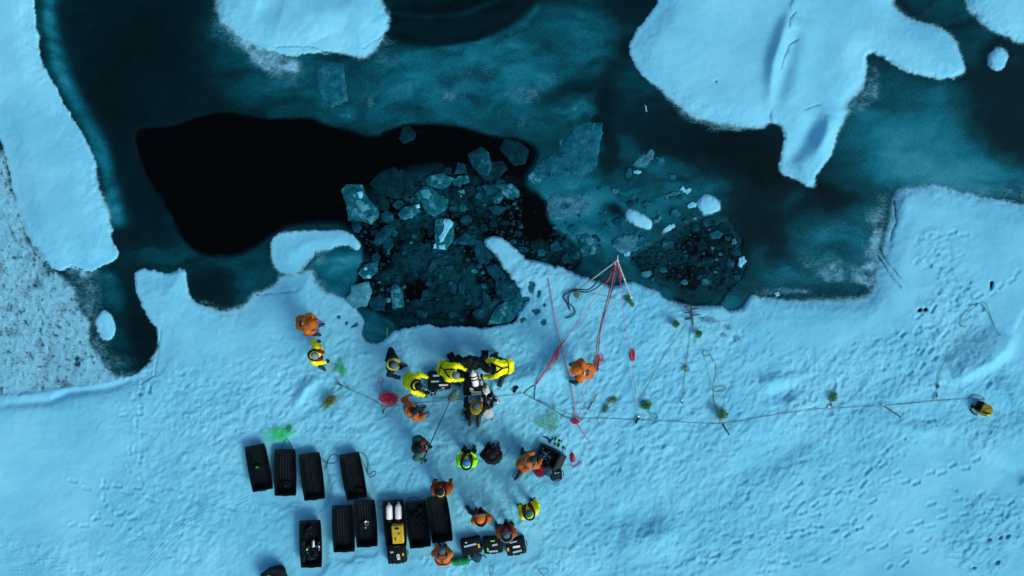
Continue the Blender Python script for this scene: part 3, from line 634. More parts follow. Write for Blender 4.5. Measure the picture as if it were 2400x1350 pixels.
I_GREY = ice_mat('grey_frosted_ice', (.02, .15, .21, 1), (.045, .24, .32, 1), (.12, .40, .50, 1), .66)
I_SNOW = ice_mat('snow_crust', (.07, .33, .46, 1), (.13, .50, .68, 1), (.20, .62, .82, 1), .60)
I_PLATE = ice_mat('flat_teal_plate_ice', (.001, .050, .075, 1), (.005, .10, .15, 1), (.02, .17, .245, 1), .62)
I_GREY2 = ice_mat('greyish_plate_ice', (.006, .085, .125, 1), (.025, .155, .22, 1), (.07, .27, .36, 1), .62)
def roughen(poly, n, amp, sd):
    r_ = random.Random(sd); out = []
    for i in range(len(poly)):
        a = poly[i]; b = poly[(i+1) % len(poly)]
        for k in range(n):
            t = k/n; j = amp if k else amp*.5
            out.append((a[0]+(b[0]-a[0])*t+r_.uniform(-j, j), a[1]+(b[1]-a[1])*t+r_.uniform(-j, j)))
    return out
def slab(poly_px, top, thick, m, name, parent=None, sd=1, tilt=.02, rough=1.2, dome=.012, n=3):
    """one floe or fragment: irregular outline, bevelled lip, slightly uneven and tilted top"""
    p = roughen(poly_px, n, rough, sd); r_ = random.Random(sd+99)
    cx = sum(a[0] for a in p)/len(p); cy = sum(a[1] for a in p)/len(p); base = W(cx, cy, top)
    tx, ty = r_.uniform(-tilt, tilt), r_.uniform(-tilt, tilt)
    P = [W(x, y, top)-base for x, y in p]; N = len(P); vs = []; fs = []
    rings = [(1.03, -thick), (1.0, -.02), (.93, 0.0), (.62, dome), (.3, dome*1.3)]
    for sc__, dz in rings:
        for q in P:
            jit = r_.uniform(-.006, .006) if sc__ < .95 else 0
            vs.append((q.x*sc__, q.y*sc__, dz+jit+(q.x*tx+q.y*ty)))
    vs.append((0, 0, dome*1.3))
    for k in range(len(rings)-1):
        for i in range(N): fs.append((k*N+(i+1) % N, k*N+i, (k+1)*N+i, (k+1)*N+(i+1) % N))
    L_ = len(rings)-1
    for i in range(N): fs.append((L_*N+(i+1) % N, L_*N+i, L_*N+N))
    fs.append(tuple(range(N)))
    mb = MB(); mb.v = vs; mb.f = [f[::-1] for f in fs]; mb.m = [0]*len(fs)
    o = mb.build(name, m, parent)
    if parent is None: o.location = base
    else: o.location = base-parent.location
    return o
WTOP = WAT_Z+.035
CH = [  # outline, top, material, label
 ([(798,447),(812,432),(848,432),(856,455),(885,490),(887,505),(870,526),(848,518),(815,516),(812,480)], .05, I_BRI, 'largest pale chunk at the left end of the rubble, with grey snow scraps on top'),
 ([(865,430),(888,405),(920,392),(945,400),(962,425),(968,445),(955,460),(925,466),(893,455)], .01, I_DIM, 'broad dim dark chunk along the upper left edge of the rubble'),
 ([(935,398),(948,396),(960,412),(974,440),(972,458),(950,462),(945,430)], .03, I_DIM, 'narrow dim wedge just right of the broad dark upper left chunk'),
 ([(972,455),(990,437),(1010,440),(1030,455),(1050,468),(1045,490),(1018,508),(1000,500),(985,472)], .05, I_BRI, 'big pale mottled chunk in the middle of the rubble'),
 ([(995,420),(1010,410),(1040,405),(1062,417),(1050,435),(1035,444),(1000,432)], .04, I_BRI, 'speckled chunk directly above the big pale central one'),
 ([(1062,408),(1073,379),(1090,386),(1096,408)], .04, I_MID, 'smooth teal triangle pointing up between two speckled chunks'),
 ([(1071,413),(1096,410),(1100,425),(1090,432),(1074,428)], .05, I_BRI, 'small bright square chunk under the teal triangle'),
 ([(1095,362),(1130,343),(1146,358),(1153,387),(1146,415),(1122,408),(1107,390)], .05, I_MID, 'large angular speckled chunk standing out into the black water'),
 ([(1148,380),(1178,377),(1190,395),(1170,420),(1140,424),(1125,412),(1146,405)], .02, I_DIM, 'dim round chunk leaning on the large angular one'),
 ([(1172,350),(1180,324),(1212,330),(1240,350),(1232,383),(1208,390),(1190,372)], .02, I_DIM, 'dim hexagonal chunk touching the upper ice edge'),
 ([(1128,434),(1160,430),(1183,457),(1160,462),(1138,455)], .04, I_MID, 'leaf shaped teal chunk with a bright lower rim'),
 ([(1160,432),(1200,429),(1218,447),(1215,463),(1190,466),(1175,450)], .05, I_BRI, 'bright frosted chunk at the upper right corner of the rubble'),
 ([(931,502),(945,485),(975,478),(986,495),(965,511),(940,513)], .05, I_BRI, 'oval chunk with a white pebble of snow on its right end'),
 ([(892,500),(905,493),(920,500),(924,512),(910,523),(894,516)], .03, I_MID, 'round teal chunk below the dim left chunks'),
 ([(880,456),(903,458),(913,478),(906,496),(888,490)], .02, I_DIM, 'dim chunk beside the largest pale chunk'),
 ([(1018,515),(1045,511),(1064,521),(1062,560),(1045,586),(1016,583),(1019,545)], .06, I_BRI, 'tall chunk carrying a ragged stripe of white snow'),
 ([(1064,563),(1090,545),(1111,556),(1113,575),(1076,573)], .04, I_MID, 'flat teal chunk right of the snow striped one'),
 ([(1143,486),(1158,480),(1186,486),(1175,500),(1158,504)], .04, I_MID, 'small pointed teal chunk with white scratches'),
 ([(882,546),(900,530),(917,523),(926,534),(905,560),(884,576),(872,570)], .03, I_MID, 'long sloping teal chunk right of the curved snow floe'),
 ([(895,560),(915,556),(924,575),(910,592),(897,580)], .03, I_MID, 'small chunk under the long sloping teal one'),
 ([(822,668),(862,659),(871,680),(866,700),(857,719),(828,722),(808,702),(821,686)], .07, I_GREY, 'pale grey smooth plate at the left shore with a green line across it'),
 ([(838,640),(853,620),(885,611),(884,635),(868,653),(850,652)], .05, I_BRI, 'speckled chunk with two white snow lumps above the pale plate'),
 ([(914,675),(925,664),(943,680),(946,721),(918,722)], .05, I_BRI, 'upright block with a white patch near its top'),
 ([(983,706),(990,682),(1004,678),(1007,702)], .03, I_MID, 'small chunk alone in the dark lower pool'),
 ([(1045,665),(1060,658),(1069,666),(1066,691),(1052,680)], .03, I_MID, 'left of the twin pieces in the dark lower pool'),
 ([(1076,662),(1090,655),(1092,670),(1086,690),(1074,686)], .03, I_MID, 'right of the twin pieces in the dark lower pool'),
 ([(1110,558),(1130,565),(1157,602),(1132,613),(1112,592)], .04, I_MID, 'teal slab lying against the tip of the snow tongue'),
 ([(1112,597),(1128,595),(1152,613),(1140,619),(1122,617)], .05, I_MID, 'flat blue slab just below the tip slab of the snow tongue'),
 ([(1136,625),(1163,618),(1181,640),(1162,658),(1145,642)], .05, I_MID, 'wedge with a bright left rim beside the snow tongue'),
 ([(1162,655),(1205,660),(1212,690),(1172,705),(1160,682)], .04, I_MID, 'wide teal slab halfway down the snow tongue'),
 ([(1212,690),(1229,716),(1195,756),(1142,760),(1165,716)], .03, I_BRI, 'large blue green slab in the lower right corner of the pool'),
 ([(1128,690),(1135,680),(1150,700),(1152,715),(1132,712)], .03, I_MID, 'pointed piece left of the blue green corner slab'),
 ([(858,700),(890,690),(903,705),(902,728),(872,730)], .02, I_MID, 'dim block under the pale grey plate'),
 ([(1003,628),(1011,610),(1021,618),(1017,633),(1005,636)], .04, I_MID, 'small bright chunk at the top of the dark lower pool'),
 ([(934,325),(940,299),(960,294),(974,310),(970,328),(945,337)], .005, I_DIM, 'faint lone chunk drifting in open water near the ice edge'),
 ([(1350,552),(1376,545),(1402,570),(1396,596),(1366,602)], .04, I_BRI, 'pale rounded block near the tripod, right of the small dark gap'),
 ([(1236,410),(1255,390),(1276,395),(1280,412),(1258,432),(1242,425)], .03, I_BRI, 'speckled block right of the black channel'),
 ([(1288,575),(1302,560),(1312,572),(1308,590),(1292,590)], .03, I_MID, 'wedge in the small dark gap above the snow tongue'),
 ([(1316,600),(1328,592),(1336,606),(1326,618),(1316,612)], .03, I_MID, 'lower right wedge of the small dark gap'),
 ([(870,600),(884,590),(893,600),(885,612),(873,612)], .03, I_MID, 'small round block above the speckled two lump chunk'),
 ([(1270,640),(1285,627),(1300,640),(1292,650),(1276,650)], .0, I_DIM, None),
 ([(908,740),(945,738),(1005,745),(1070,752),(1060,764),(960,765),(915,765)], .0, I_DIM, 'long dim shelf along the lower shore of the pool'),
 ([(822,530),(838,520),(848,532),(842,545),(830,545)], .02, I_MID, 'small block at the right end of the submerged ledge'),
 ([(1055,440),(1075,434),(1092,445),(1095,470),(1078,480),(1060,468)], .02, I_DIM, 'dark block carrying two tiny bright flakes'),
]
for i, (pl, dz, m_, lab) in enumerate(CH):
    if lab is None: continue
    o = slab(pl, WAT_Z+.03+dz, .16, m_, 'ice_chunk', sd=i, rough=1.6)
    tagit(o, lab, 'ice chunk', 'large ice chunks in the dive hole')
    o['_k'] = i
    def patch(pp, par=o, m__=I_SNOW):
        slab(pp, WAT_Z+.03+dz+.035, .03, m__, 'snow_patch', parent=par, sd=len(pp)+i, tilt=0, rough=1.2)
    if i == 0: patch([(836,452),(848,447),(851,460),(842,466)]); patch([(832,470),(845,467),(862,480),(866,488),(850,498),(838,485)], m__=I_GREY); patch([(858,512),(876,503),(873,520),(868,525)], m__=I_GREY)
    if i == 12: patch([(972,480),(983,478),(984,486),(975,487)])
    if i == 15: patch([(1040,514),(1052,513),(1062,522),(1055,535),(1047,548),(1040,565),(1030,570),(1028,556),(1038,542),(1040,528)]); patch([(1015,572),(1022,570),(1023,582),(1016,583)]); patch([(1026,575),(1043,572),(1044,585),(1030,584)])
    if i == 3: patch([(985,445),(1003,443),(1012,455),(1004,468),(990,462)], m__=I_GREY)
    if i == 11: patch([(1188,433),(1200,432),(1203,441),(1190,441)], m__=I_GREY)
    if i == 21: patch([(852,628),(859,625),(861,632),(854,634)]); patch([(858,645),(868,643),(868,652),(860,653)])
    if i == 22: patch([(923,678),(936,675),(938,685),(926,687)], m__=I_GREY)
    if i == 43: patch([(1073,447),(1088,444),(1090,452),(1078,454)], m__=I_GREY); patch([(1076,455),(1084,458),(1080,463)], m__=I_SNOW)
    if i == 35: patch([(1388,575),(1398,582),(1392,596),(1382,594)], m__=I_GREY)
    del o['_k']
# scattered small chunks
def inside(p, poly):
    x, y = p; c = False
    for i in range(len(poly)):
        a = poly[i]; b = poly[i-1]
        if (a[1] > y) != (b[1] > y) and x < (b[0]-a[0])*(y-a[1])/(b[1]-a[1])+a[0]: c = not c
    return c
Z1 = [(820,520),(900,470),(980,430),(1060,395),(1100,430),(1170,425),(1225,440),(1225,520),(1235,560),(1290,560),(1330,560),(1355,600),(1335,628),(1290,622),(1200,585),(1150,550),(1130,565),(1160,610),(1180,650),(1140,720),(1100,755),(1000,750),(935,740),(880,700),(850,650),(880,610)]
Z1DARK = [(930,640),(1010,600),(1040,640),(1120,640),(1130,700),(1080,735),(980,735),(950,690)]
Z2 = [(1480,610),(1560,555),(1600,525),(1660,512),(1715,530),(1745,600),(1740,660),(1700,700),(1650,665),(1590,668),(1530,650)]
bigs = [(pl, max(p[0] for p in pl), min(p[0] for p in pl)) for pl, *_ in CH]
pts_ = []
def scatter(zone, n, r0, r1, seed, label, group, mats, avoid=(), dark=None, lev=WAT_Z, nm='ice_chunk', ct='ice chunk'):
    r_ = random.Random(seed); cnt = 0; tries = 0; made = []
    while cnt < n and tries < 9000:
        tries += 1
        x = r_.uniform(min(p[0] for p in zone), max(p[0] for p in zone)); y = r_.uniform(min(p[1] for p in zone), max(p[1] for p in zone))
        if not inside((x, y), zone): continue
        if dark and inside((x, y), dark) and r_.random() < .75: continue
        rad = r0+(r1-r0)*r_.random()**2.2
        if any(inside((x, y), b[0]) for b in avoid): continue
        if samp(SOLID, np.array([x]), np.array([y]))[0] > -rad*.6: continue
        if any((x-a)**2+(y-b)**2 < (rad+c)**2*.72 for a, b, c in made): continue
        made.append((x, y, rad)); k_ = r_.randint(5, 8); a0 = r_.uniform(0, 6.28); el = r_.uniform(.6, 1)
        poly = []
        for j in range(k_):
            a = a0+j*6.283/k_+r_.uniform(-.3, .3); q = rad*r_.uniform(.72, 1.12)
            poly.append((x+q*math.cos(a), y+q*math.sin(a)*el))
        o = slab(poly, lev+r_.uniform(.01, .05), .06, r_.choice(mats), nm, sd=seed*1000+cnt, rough=.5, tilt=.10 if lev == WAT_Z else .02, n=2, dome=.006)
        tagit(o, label, ct, group); cnt += 1
    return made
# thin plates frozen into the lead
for pl, m_, lab in [
 ([(1318,332),(1340,305),(1372,298),(1392,288),(1412,292),(1410,322),(1404,345),(1400,385),(1382,402),(1356,415),(1340,408),(1322,392),(1308,386),(1312,360)], I_PLATE, 'biggest flat teal plate frozen in the lead above the rubble'),
 ([(1255,388),(1280,372),(1300,360),(1312,372),(1318,395),(1336,402),(1330,412),(1300,405),(1290,412),(1268,400)], I_PLATE, 'ragged low plate between the biggest plate and the black channel'),
 ([(738,158),(760,152),(802,150),(806,180),(811,208),(814,234),(790,246),(775,250),(758,232),(748,212)], I_PLATE, 'faint squarish plate below the snow floe at the top'),
 ([(1484,386),(1498,368),(1514,362),(1527,348),(1533,362),(1522,380),(1506,386),(1496,392)], I_GREY2, 'small grey plate shaped like a leaf, left of the dark lead'),
 ([(1537,368),(1552,366),(1558,375),(1546,379)], I_PLATE, 'tiny plate right of the leaf shaped grey one'), ([(1466,410),(1474,392),(1482,396),(1480,414),(1470,418)], I_PLATE, 'tiny upright plate below the leaf shaped grey one'),
 ([(1568,410),(1580,408),(1584,418),(1574,420)], I_PLATE, 'tiny round plate above the white snow blob'),
 ([(1285,470),(1300,455),(1335,458),(1372,468),(1385,485),(1372,500),(1340,498),(1318,512),(1290,510),(1283,492)], I_GREY2, 'broad grey frosted plate right of the black channel'),
 ([(1436,562),(1460,552),(1488,548),(1500,560),(1496,575),(1478,592),(1458,596),(1440,580)], I_GREY2, 'cracked grey plate under the oblong snow patch'),
 ([(1502,552),(1516,556),(1508,578),(1490,590),(1484,582)], I_PLATE, 'narrow teal plate right of the cracked grey one'),
 ([(1554,540),(1566,528),(1580,524),(1583,532),(1570,540),(1558,545)], I_SNOW, 'white sliver at the upper left of the right pool'),
 ([(1733,604),(1744,600),(1751,612),(1743,620),(1737,628),(1730,622)], I_SNOW, 'white jagged flake on the right rim of the right pool'),
 ([(1718,560),(1724,556),(1727,568),(1722,575),(1714,572)], I_GREY2, 'small grey flake above the jagged one on the pool rim'),
 ([(1594,446),(1600,434),(1606,446),(1618,440),(1620,446),(1610,456),(1602,450)], I_SNOW, 'white bent shard left of the white snow blob'),
 ([(1556,456),(1580,450),(1594,448),(1592,454),(1566,462),(1560,470)], I_GREY2, 'long thin grey shard ending at the white bent one'),
 ([(1610,482),(1622,472),(1634,476),(1630,486),(1614,488)], I_SNOW, 'ragged white tail touching the white snow blob'),
 ([(1484,402),(1496,398),(1504,404),(1496,408),(1486,407)], I_SNOW, 'tiny white crumb under the leaf shaped grey plate'),
 ([(1815,686),(1824,684),(1828,692),(1820,696)], I_SNOW, 'white pebble on the ice right of the right pool'), ([(1510,246),(1514,247),(1518,261),(1514,262)], I_SNOW, 'tiny white sliver under the great floe on its left'),
 ([(1462,594),(1474,588),(1480,594),(1470,602),(1463,600)], I_SNOW, 'white crumb right above the derrick head')]:
    tagit(slab(pl, ICE_Z+.03, .03, m_, 'ice_plate', sd=int(pl[0][0]), rough=3.2 if len(pl) > 7 else 1.5, tilt=0, dome=.006, n=4), lab, 'ice plate', 'thin plates frozen into the lead')
m1 = scatter(Z1, 200, 5, 19, 3, 'small teal fragment in the brash of the main dive hole', 'small ice fragments in the main hole', [I_DIM, I_DIM, I_DIM, I_MID, I_MID, I_BRI], bigs, Z1DARK)
m2 = scatter(Z2, 100, 4, 20, 4, 'small dark teal fragment in the brash of the right hand pool', 'small ice fragments in the right pool', [I_DIM, I_DIM, I_DIM, I_MID, I_MID, I_BRI])
scatter([(1290, 520), (1330, 420), (1420, 420), (1500, 460), (1620, 440), (1690, 520), (1560, 550), (1480, 610), (1560, 680), (1440, 650), (1380, 610), (1300, 540)], 46, 4, 15, 8, 'faint teal fragment frozen into the ice between the two pools', 'fragments frozen between the two pools', [I_PLATE, I_PLATE, I_MID, I_GREY2], lev=ICE_Z+.005, nm='ice_fragment', ct='ice fragment')
# slush: flakes too small to count
def slush(zone, n, seed, name):
    r_ = random.Random(seed); mb = MB(); c = 0
    while c < n:
        x = r_.uniform(min(p[0] for p in zone), max(p[0] for p in zone)); y = r_.uniform(min(p[1] for p in zone), max(p[1] for p in zone))
        if not inside((x, y), zone) or samp(SOLID, np.array([x]), np.array([y]))[0] > -3: continue
        if zone is Z1 and inside((x, y), Z1DARK) and r_.random() < .6: continue
        rad = r_.uniform(.8, 3.4); p = W(x, y, WAT_Z+.012); q = rad/S; a0 = r_.uniform(0, 6)
        ring = [(p.x+q*math.cos(a0+j*1.2566)*r_.uniform(.6, 1.2), p.y+q*math.sin(a0+j*1.2566)*r_.uniform(.6, 1.2), WAT_Z+.004) for j in range(5)]
        mb.mi = r_.choice([0, 0, 0, 0, 0, 1]); mb.add(ring+[(p.x, p.y, WAT_Z+r_.uniform(.014, .03))], [(j, (j+1) % 5, 5) for j in range(5)]); c += 1
    o = mb.build(name, [I_DIM, I_MID, I_BRI]); o['kind'] = 'stuff'; tagit(o, 'fine slush of tiny ice flakes between the floating chunks', 'slush')
slush(Z1, 1500, 5, 'ice_slush'); slush(Z2, 700, 6, 'ice_slush')

# ================================================================== ropes, lines and coils
def rope(pts, m, label, cat_='rope', r=.008, name='rope', n=5, group=None, smooth=4, dz=.02, parent=None):
    """pts: (px,py) lying on the ground or (px,py,z) in the air"""
    P = []
    q = cat(pts, smooth) if len({len(p) for p in pts}) == 1 and len(pts) > 2 else None
    src = [tuple(v) for v in q] if q is not None else pts
    for p in src: P.append(G(*p) if len(p) == 3 else G(p[0], p[1], dz))
    base = P[0].copy(); mb = MB(); mb.tube([p-base for p in P], r, n)
    o = mb.build(name, m, parent)
    if parent is None: o.location = base; tagit(o, label, cat_, group)
    return o
def coil(cx, cy, rx, ry, ang, loops, m, label, seed, r=.008, jit=.35, tail=None, name='rope_coil', group=None, flat=.05):
    r_ = random.Random(seed); P = []
    ca, sa = math.cos(R(ang)), math.sin(R(ang)); steps = 14
    for k_ in range(loops):
        ox, oy = r_.uniform(-jit, jit)*rx, r_.uniform(-jit, jit)*ry; sx, sy = r_.uniform(.3, .95), r_.uniform(.3, .95); tw = r_.uniform(-.9, .9); ph = r_.uniform(0, 1)
        for i in range(steps):
            a = 2*math.pi*i/steps+ph; x = ox+rx*sx*math.cos(a)+rx*.12*math.sin(3*a+k_); y = oy+ry*sy*math.sin(a+tw)+ry*.12*math.cos(2*a+k_)
            P.append((cx+x*ca-y*sa, cy+x*sa+y*ca, r_.uniform(.01, flat)+.004*k_*flat/.05))
    P = P[::2] if loops > 14 else P
    Q = cat(P, 3); base = G(cx, cy)
    if tail: Q = [np.array((t[0], t[1], .02)) for t in cat(tail, 4)][::-1]+Q if False else Q
    mb = MB(); mb.tube([G(p[0], p[1], p[2])-base for p in Q], r, 4)
    if tail: mb.tube([G(p[0], p[1], .02)-base for p in cat(tail, 4)], r, 4)
    o = mb.build(name, m); o.location = base; tagit(o, label, 'rope coil', group); return o

APX = (1447, 610)
AZ = 1.55
rope([(785,897),(805,906),(830,918),(855,928),(878,940),(901,956)], M_GREYR, 'grey anchor line running down from the clips near the olive coil', r=.008)
rope([(901,956),(925,951),(945,949),(985,944),(1040,940),(1085,936),(1150,931),(1195,926),(1228,921)], M_GREYR, 'grey anchor line passing behind the orange person and the divers', r=.007)
rope([(1228,921),(1240,910),(1254,903),(1253,920),(1252,936)], M_DKROPE, 'dark teal sling doubled at the foot of the thick red rope', r=.014)
rope([(1228,922),(1253,936),(1290,955),(1320,975),(1347,984)], M_DKROPE, 'dark teal line from the doubled sling to the red knot', r=.011)
rope([(1253,936),(1280,945),(1310,960),(1345,974),(1360,981)], M_GREYR, 'thin grey line curving just above the dark teal line', r=.006)
rope([(1356,981),(1420,981),(1490,984),(1560,987),(1630,991),(1690,993)], M_GREYR, 'grey anchor line between the red knot and the third anchor', r=.008)
rope([(1690,993),(1740,986),(1780,978),(1860,966),(1940,957),(2070,951),(2190,940),(2265,935),(2308,937)], M_GREYR, 'long grey anchor line running right to the yellow bag', r=.008)
rope([(2268,935),(2280,925),(2300,930),(2308,936)], M_DKROPE, 'small loop at the far right end of the anchor line', r=.009)
rope([(1278,616,-.15),(1285,655,.02),(1310,790,.05),(1325,850,.05),(1340,905,.05),(1350,985,.05)], M_PINKR, 'faded red rope rising from the water across the snow tongue', r=.013)
rope([APX+(AZ,), (1435,632,1.35), (1422,660,1.1), (1325,795,.2)], M_PINKR, 'faded red guy rope slanting from the tripod to the lower left', r=.009)
rope([(1325,797,.12),(1316,808,.1),(1290,850,.08),(1256,902,.06)], M_RED, 'thick doubled red rope below the left guy rope', r=.024)
rope([APX+(AZ,), (1440,640,1.4), (1425,710,.95), (1405,790,.6), (1390,860,.4), (1376,905,.25), (1362,950,.15), (1355,984,.06)], M_PINKR, 'faded red guy rope running beside the black cables to the knot', r=.009)
rope([APX+(AZ,), (1453,655,1.3), (1463,750,.7), (1478,820,.3), (1486,890,.15), (1493,950,.05)], M_PINKR, 'faded red guy rope on the right with a hanging oval coil', r=.009)
rope([(1446,614,1.56),(1443,622,1.5),(1440,640,1.42)], M_RED, 'red lashing bunched under the tripod head', r=.020, name='lashing')
rope([(1430,648,1.3),(1424,658,1.22),(1417,668,1.15)], M_RED, 'red wrapping on the left guy rope', r=.017, name='lashing')
rope([(1452,634,1.45),(1454,645,1.38),(1454,656,1.32)], M_RED, 'short red wrapping on the right guy rope', r=.020, name='lashing')
coil(1350,988,9,6,20,7, M_RED, 'bright red knot where the ropes meet on the snow', 31, r=.014, flat=.08, name='rope_knot')
rope([(1354,995),(1362,1008),(1372,1022),(1380,1033)], M_PINKR, 'red rope tail pointing down right from the knot', r=.014)
rope([APX+(AZ,), (1425,640,1.3),(1405,655,1.0),(1380,678,.4),(1350,678,.08),(1330,686,.05),(1321,697,.04),(1329,710,.04),(1335,722,.04),(1336,728,.04)], M_CABLE, 'black cable looping left and ending in a metal eye', 'cable', r=.021, name='cable')
rope([(1446,612,1.53),(1428,645,1.3),(1402,672,.7),(1375,684,.15),(1345,681,.06),(1334,693,.04),(1333,710,.04),(1345,722,.04),(1347,735,.04),(1335,743,.04),(1325,746,.04)], M_CABLE, 'black cable curling under the metal eye', 'cable', r=.018, name='cable')
rope([(1445,613,1.5),(1436,650,1.2),(1424,700,.9),(1412,745,.65),(1400,800,.4),(1396,850,.25),(1390,880,.15)], M_CABLE, 'left of the two straight black cables', 'cable', r=.018, name='cable')
rope([(1446,614,1.5),(1440,660,1.15),(1426,710,.85),(1410,760,.55),(1404,810,.35),(1398,855,.2),(1386,888,.12)], M_CABLE, 'right of the two straight black cables', 'cable', r=.018, name='cable')
coil(1303,838,9,22,18,5, M_PINKR, 'loose pink rope loops beside the thick red rope', 32, r=.007)
coil(1400,848,6,18,12,9, M_RED, 'red rope coil at the black cables, above the bent orange person', 33, r=.010); coil(1410,838,6,11,20,3, M_PINKR, 'pale pink loop lapping over the red coil', 34, r=.008)
coil(1483,833,6,15,2,9, M_RED, 'tight oval red coil hanging on the right guy rope', 35, r=.012, jit=.15)
coil(912, 934, 20, 13, 10, 30, M_RED, 'large pile of crimson rope', 36, r=.008, flat=.14, jit=.45, tail=[(900,922),(893,905),(897,895),(900,890),(890,885),(886,893),(892,896)])
coil(800, 866, 9, 18, -12, 11, M_BGREEN, 'bright green tangle of thin line right of the grey hatted yellow person', 37, r=.0045, jit=.5); coil(782,862,14,14,0,5, M_PGREEN, 'faint pale green loops beside the bright green tangle', 38, r=.004)
coil(772,940,13,19,38,22, M_OLIVE, 'olive rope coil in a net shape', 39, r=.007, flat=.12, tail=[(775,920),(785,902),(801,906),(790,917),(778,922)])
coil(655, 1018, 25, 12, -8, 20, M_NEONR, 'neon green pile of line above the sleds', 40, r=.0046, jit=1.0); coil(678,1005,8,7,0,4, M_DKROPE, 'dark tow loop on the neon green pile', 41, r=.006)
coil(1275,990,26,16,30,12, M_PGREEN, 'pale green loose loops above the row of bottles', 42, r=.0045, jit=.6); coil(1295,975,12,24,-20,7, M_PGREEN, 'pale green strands right of the loose loops', 43, r=.0045, jit=.5)
coil(1437,938,12,9,-15,8, M_OLIVE, 'upper loops of the olive coil beside the ice axe', 44, r=.006); coil(1420,955,8,12,30,7, M_GREENR, 'lower loops of the olive coil beside the ice axe', 45, r=.006, tail=[(1412,965),(1400,980),(1404,992),(1407,999)])
coil(1515,950,13,10,10,16, M_GREENR, 'dark green coil right of the second anchor', 46, r=.008, tail=[(1512,958),(1520,966),(1538,972),(1541,980),(1533,981),(1524,970)])
coil(1585,759,8,7,10,14, M_GREENR, 'dark green coil left of the pole ladder', 47, r=.008, flat=.12); coil(1638,783,8,9,10,16, M_GREENR, 'dark green coil right of the pole ladder', 48, r=.008, flat=.12)
coil(1608,866,9,7,20,4, M_OLIVE, 'few olive loops on the middle ladder line', 49, r=.006, tail=[(1592,851),(1604,855),(1611,862)])
coil(1692,970,12,11,-20,22, M_GREENR, 'dark green coil at the third anchor', 50, r=.009, flat=.14); coil(1953,930,10,13,30,14, M_GREENR, 'green coil on the long anchor line', 51, r=.006, tail=[(1946,952),(1950,940),(1959,905),(1958,888)])
coil(1471,700,7,7,0,8, M_GREENR, 'green coil at the right foot of the tripod', 52, r=.008); coil(1482,713,7,4,40,9, M_GREENR, 'small dark green clump below the tripod foot coil', 53, r=.012)
coil(1353,690,8,10,-20,7, M_OLIVE, 'olive loops at the left foot of the tripod', 54, r=.006, tail=[(1356,685),(1400,690),(1430,697),(1446,702)])
coil(2199,905,4,5,0,6, M_GREENR, 'tiny green knot on the line above the clip ring', 55, r=.006)
rope([(908,738,-.1),(907,752,-.1),(908,768,0),(907,782,.05),(907,797,.06)], M_LIMER, 'lime line hanging straight from the water at the left shore', r=.008)
rope([(890,655,-.1),(880,664,-.1),(860,680,-.05),(838,696,0)], M_LIMER, 'lime line lying across the pale grey plate', r=.007)
rope([(1040,775,.05),(1060,803,.05),(1075,825,.05)], M_GREYR, 'thin grey line from the pool shore to the divers', r=.004)
rope([(1135,765),(1165,790),(1205,810),(1250,826),(1290,843)], M_PGREEN, 'pale green line from the pool towards the crouching orange person', r=.0055); rope([(897,868),(878,880),(850,895),(822,912)], M_PGREEN, 'pale green line behind the diver with the yellow harness', r=.0055)
rope([(788,825),(770,842),(790,862),(815,890),(822,914),(790,930),(740,965),(700,990),(660,1010)], M_PGREEN, 'pale green line winding from the yellow person down to the neon pile', r=.0045)
rope([(1205,1228),(1198,1190),(1192,1150),(1194,1120),(1210,1085),(1240,1050),(1280,1012)], M_PGREEN, 'pale green line running up from the fur hooded person', r=.0055)
rope([(1610,760),(1580,800),(1550,845),(1518,905),(1506,925),(1496,945)], M_OLIVE, 'olive line from the ladder down left to the second anchor', r=.006)
rope([(1619,765),(1615,800),(1610,840),(1607,862),(1603,900),(1600,940)], M_OLIVE, 'olive line from the ladder straight down', r=.006)
rope([(1640,792),(1650,830),(1662,880),(1672,920),(1676,948),(1688,985)], M_PGREEN, 'pale line from the right ladder coil to the third anchor', r=.0045)
rope([(1664,832),(1650,835),(1648,826),(1655,821),(1663,830),(1672,845),(1678,855),(1678,880),(1670,912),(1680,918),(1698,915),(1700,907),(1690,905),(1674,912),(1673,935),(1680,960),(1692,988)], M_OLIVE, 'olive line with two loops right of the ladder lines', r=.008)
rope([(2196,935),(2197,908),(2202,880),(2216,845),(2240,815),(2270,802),(2300,800),(2318,788),(2328,765),(2320,735),(2312,712),(2298,709),(2275,728),(2255,755),(2252,762),(2262,768)], M_GREENR, 'thin green line curving far right in a wide loop', r=.006)
rope([(2266,765),(2254,766),(2249,758),(2258,738),(2275,718),(2295,711),(2310,725),(2325,750),(2336,775),(2343,787),(2346,782)], M_GREENR, 'second green strand of the far right loop', r=.006)
rope([(1150,1350),(1148,1335),(1152,1325),(1158,1332),(1152,1345),(1148,1358)], M_DKROPE, 'dark thin loop at the bottom edge below the teal bag', r=.005); rope([(1264,1335),(1280,1332),(1286,1340),(1276,1348),(1266,1342),(1262,1334),(1275,1350),(1290,1362)], M_DKROPE, 'dark thin kinked cord at the bottom edge right of the cases', r=.005)
rope([(745,762,.9),(755,764,.4),(768,767,.08)], M_DKROPE, 'short dark cord from the hand of the leftmost orange person', r=.006)

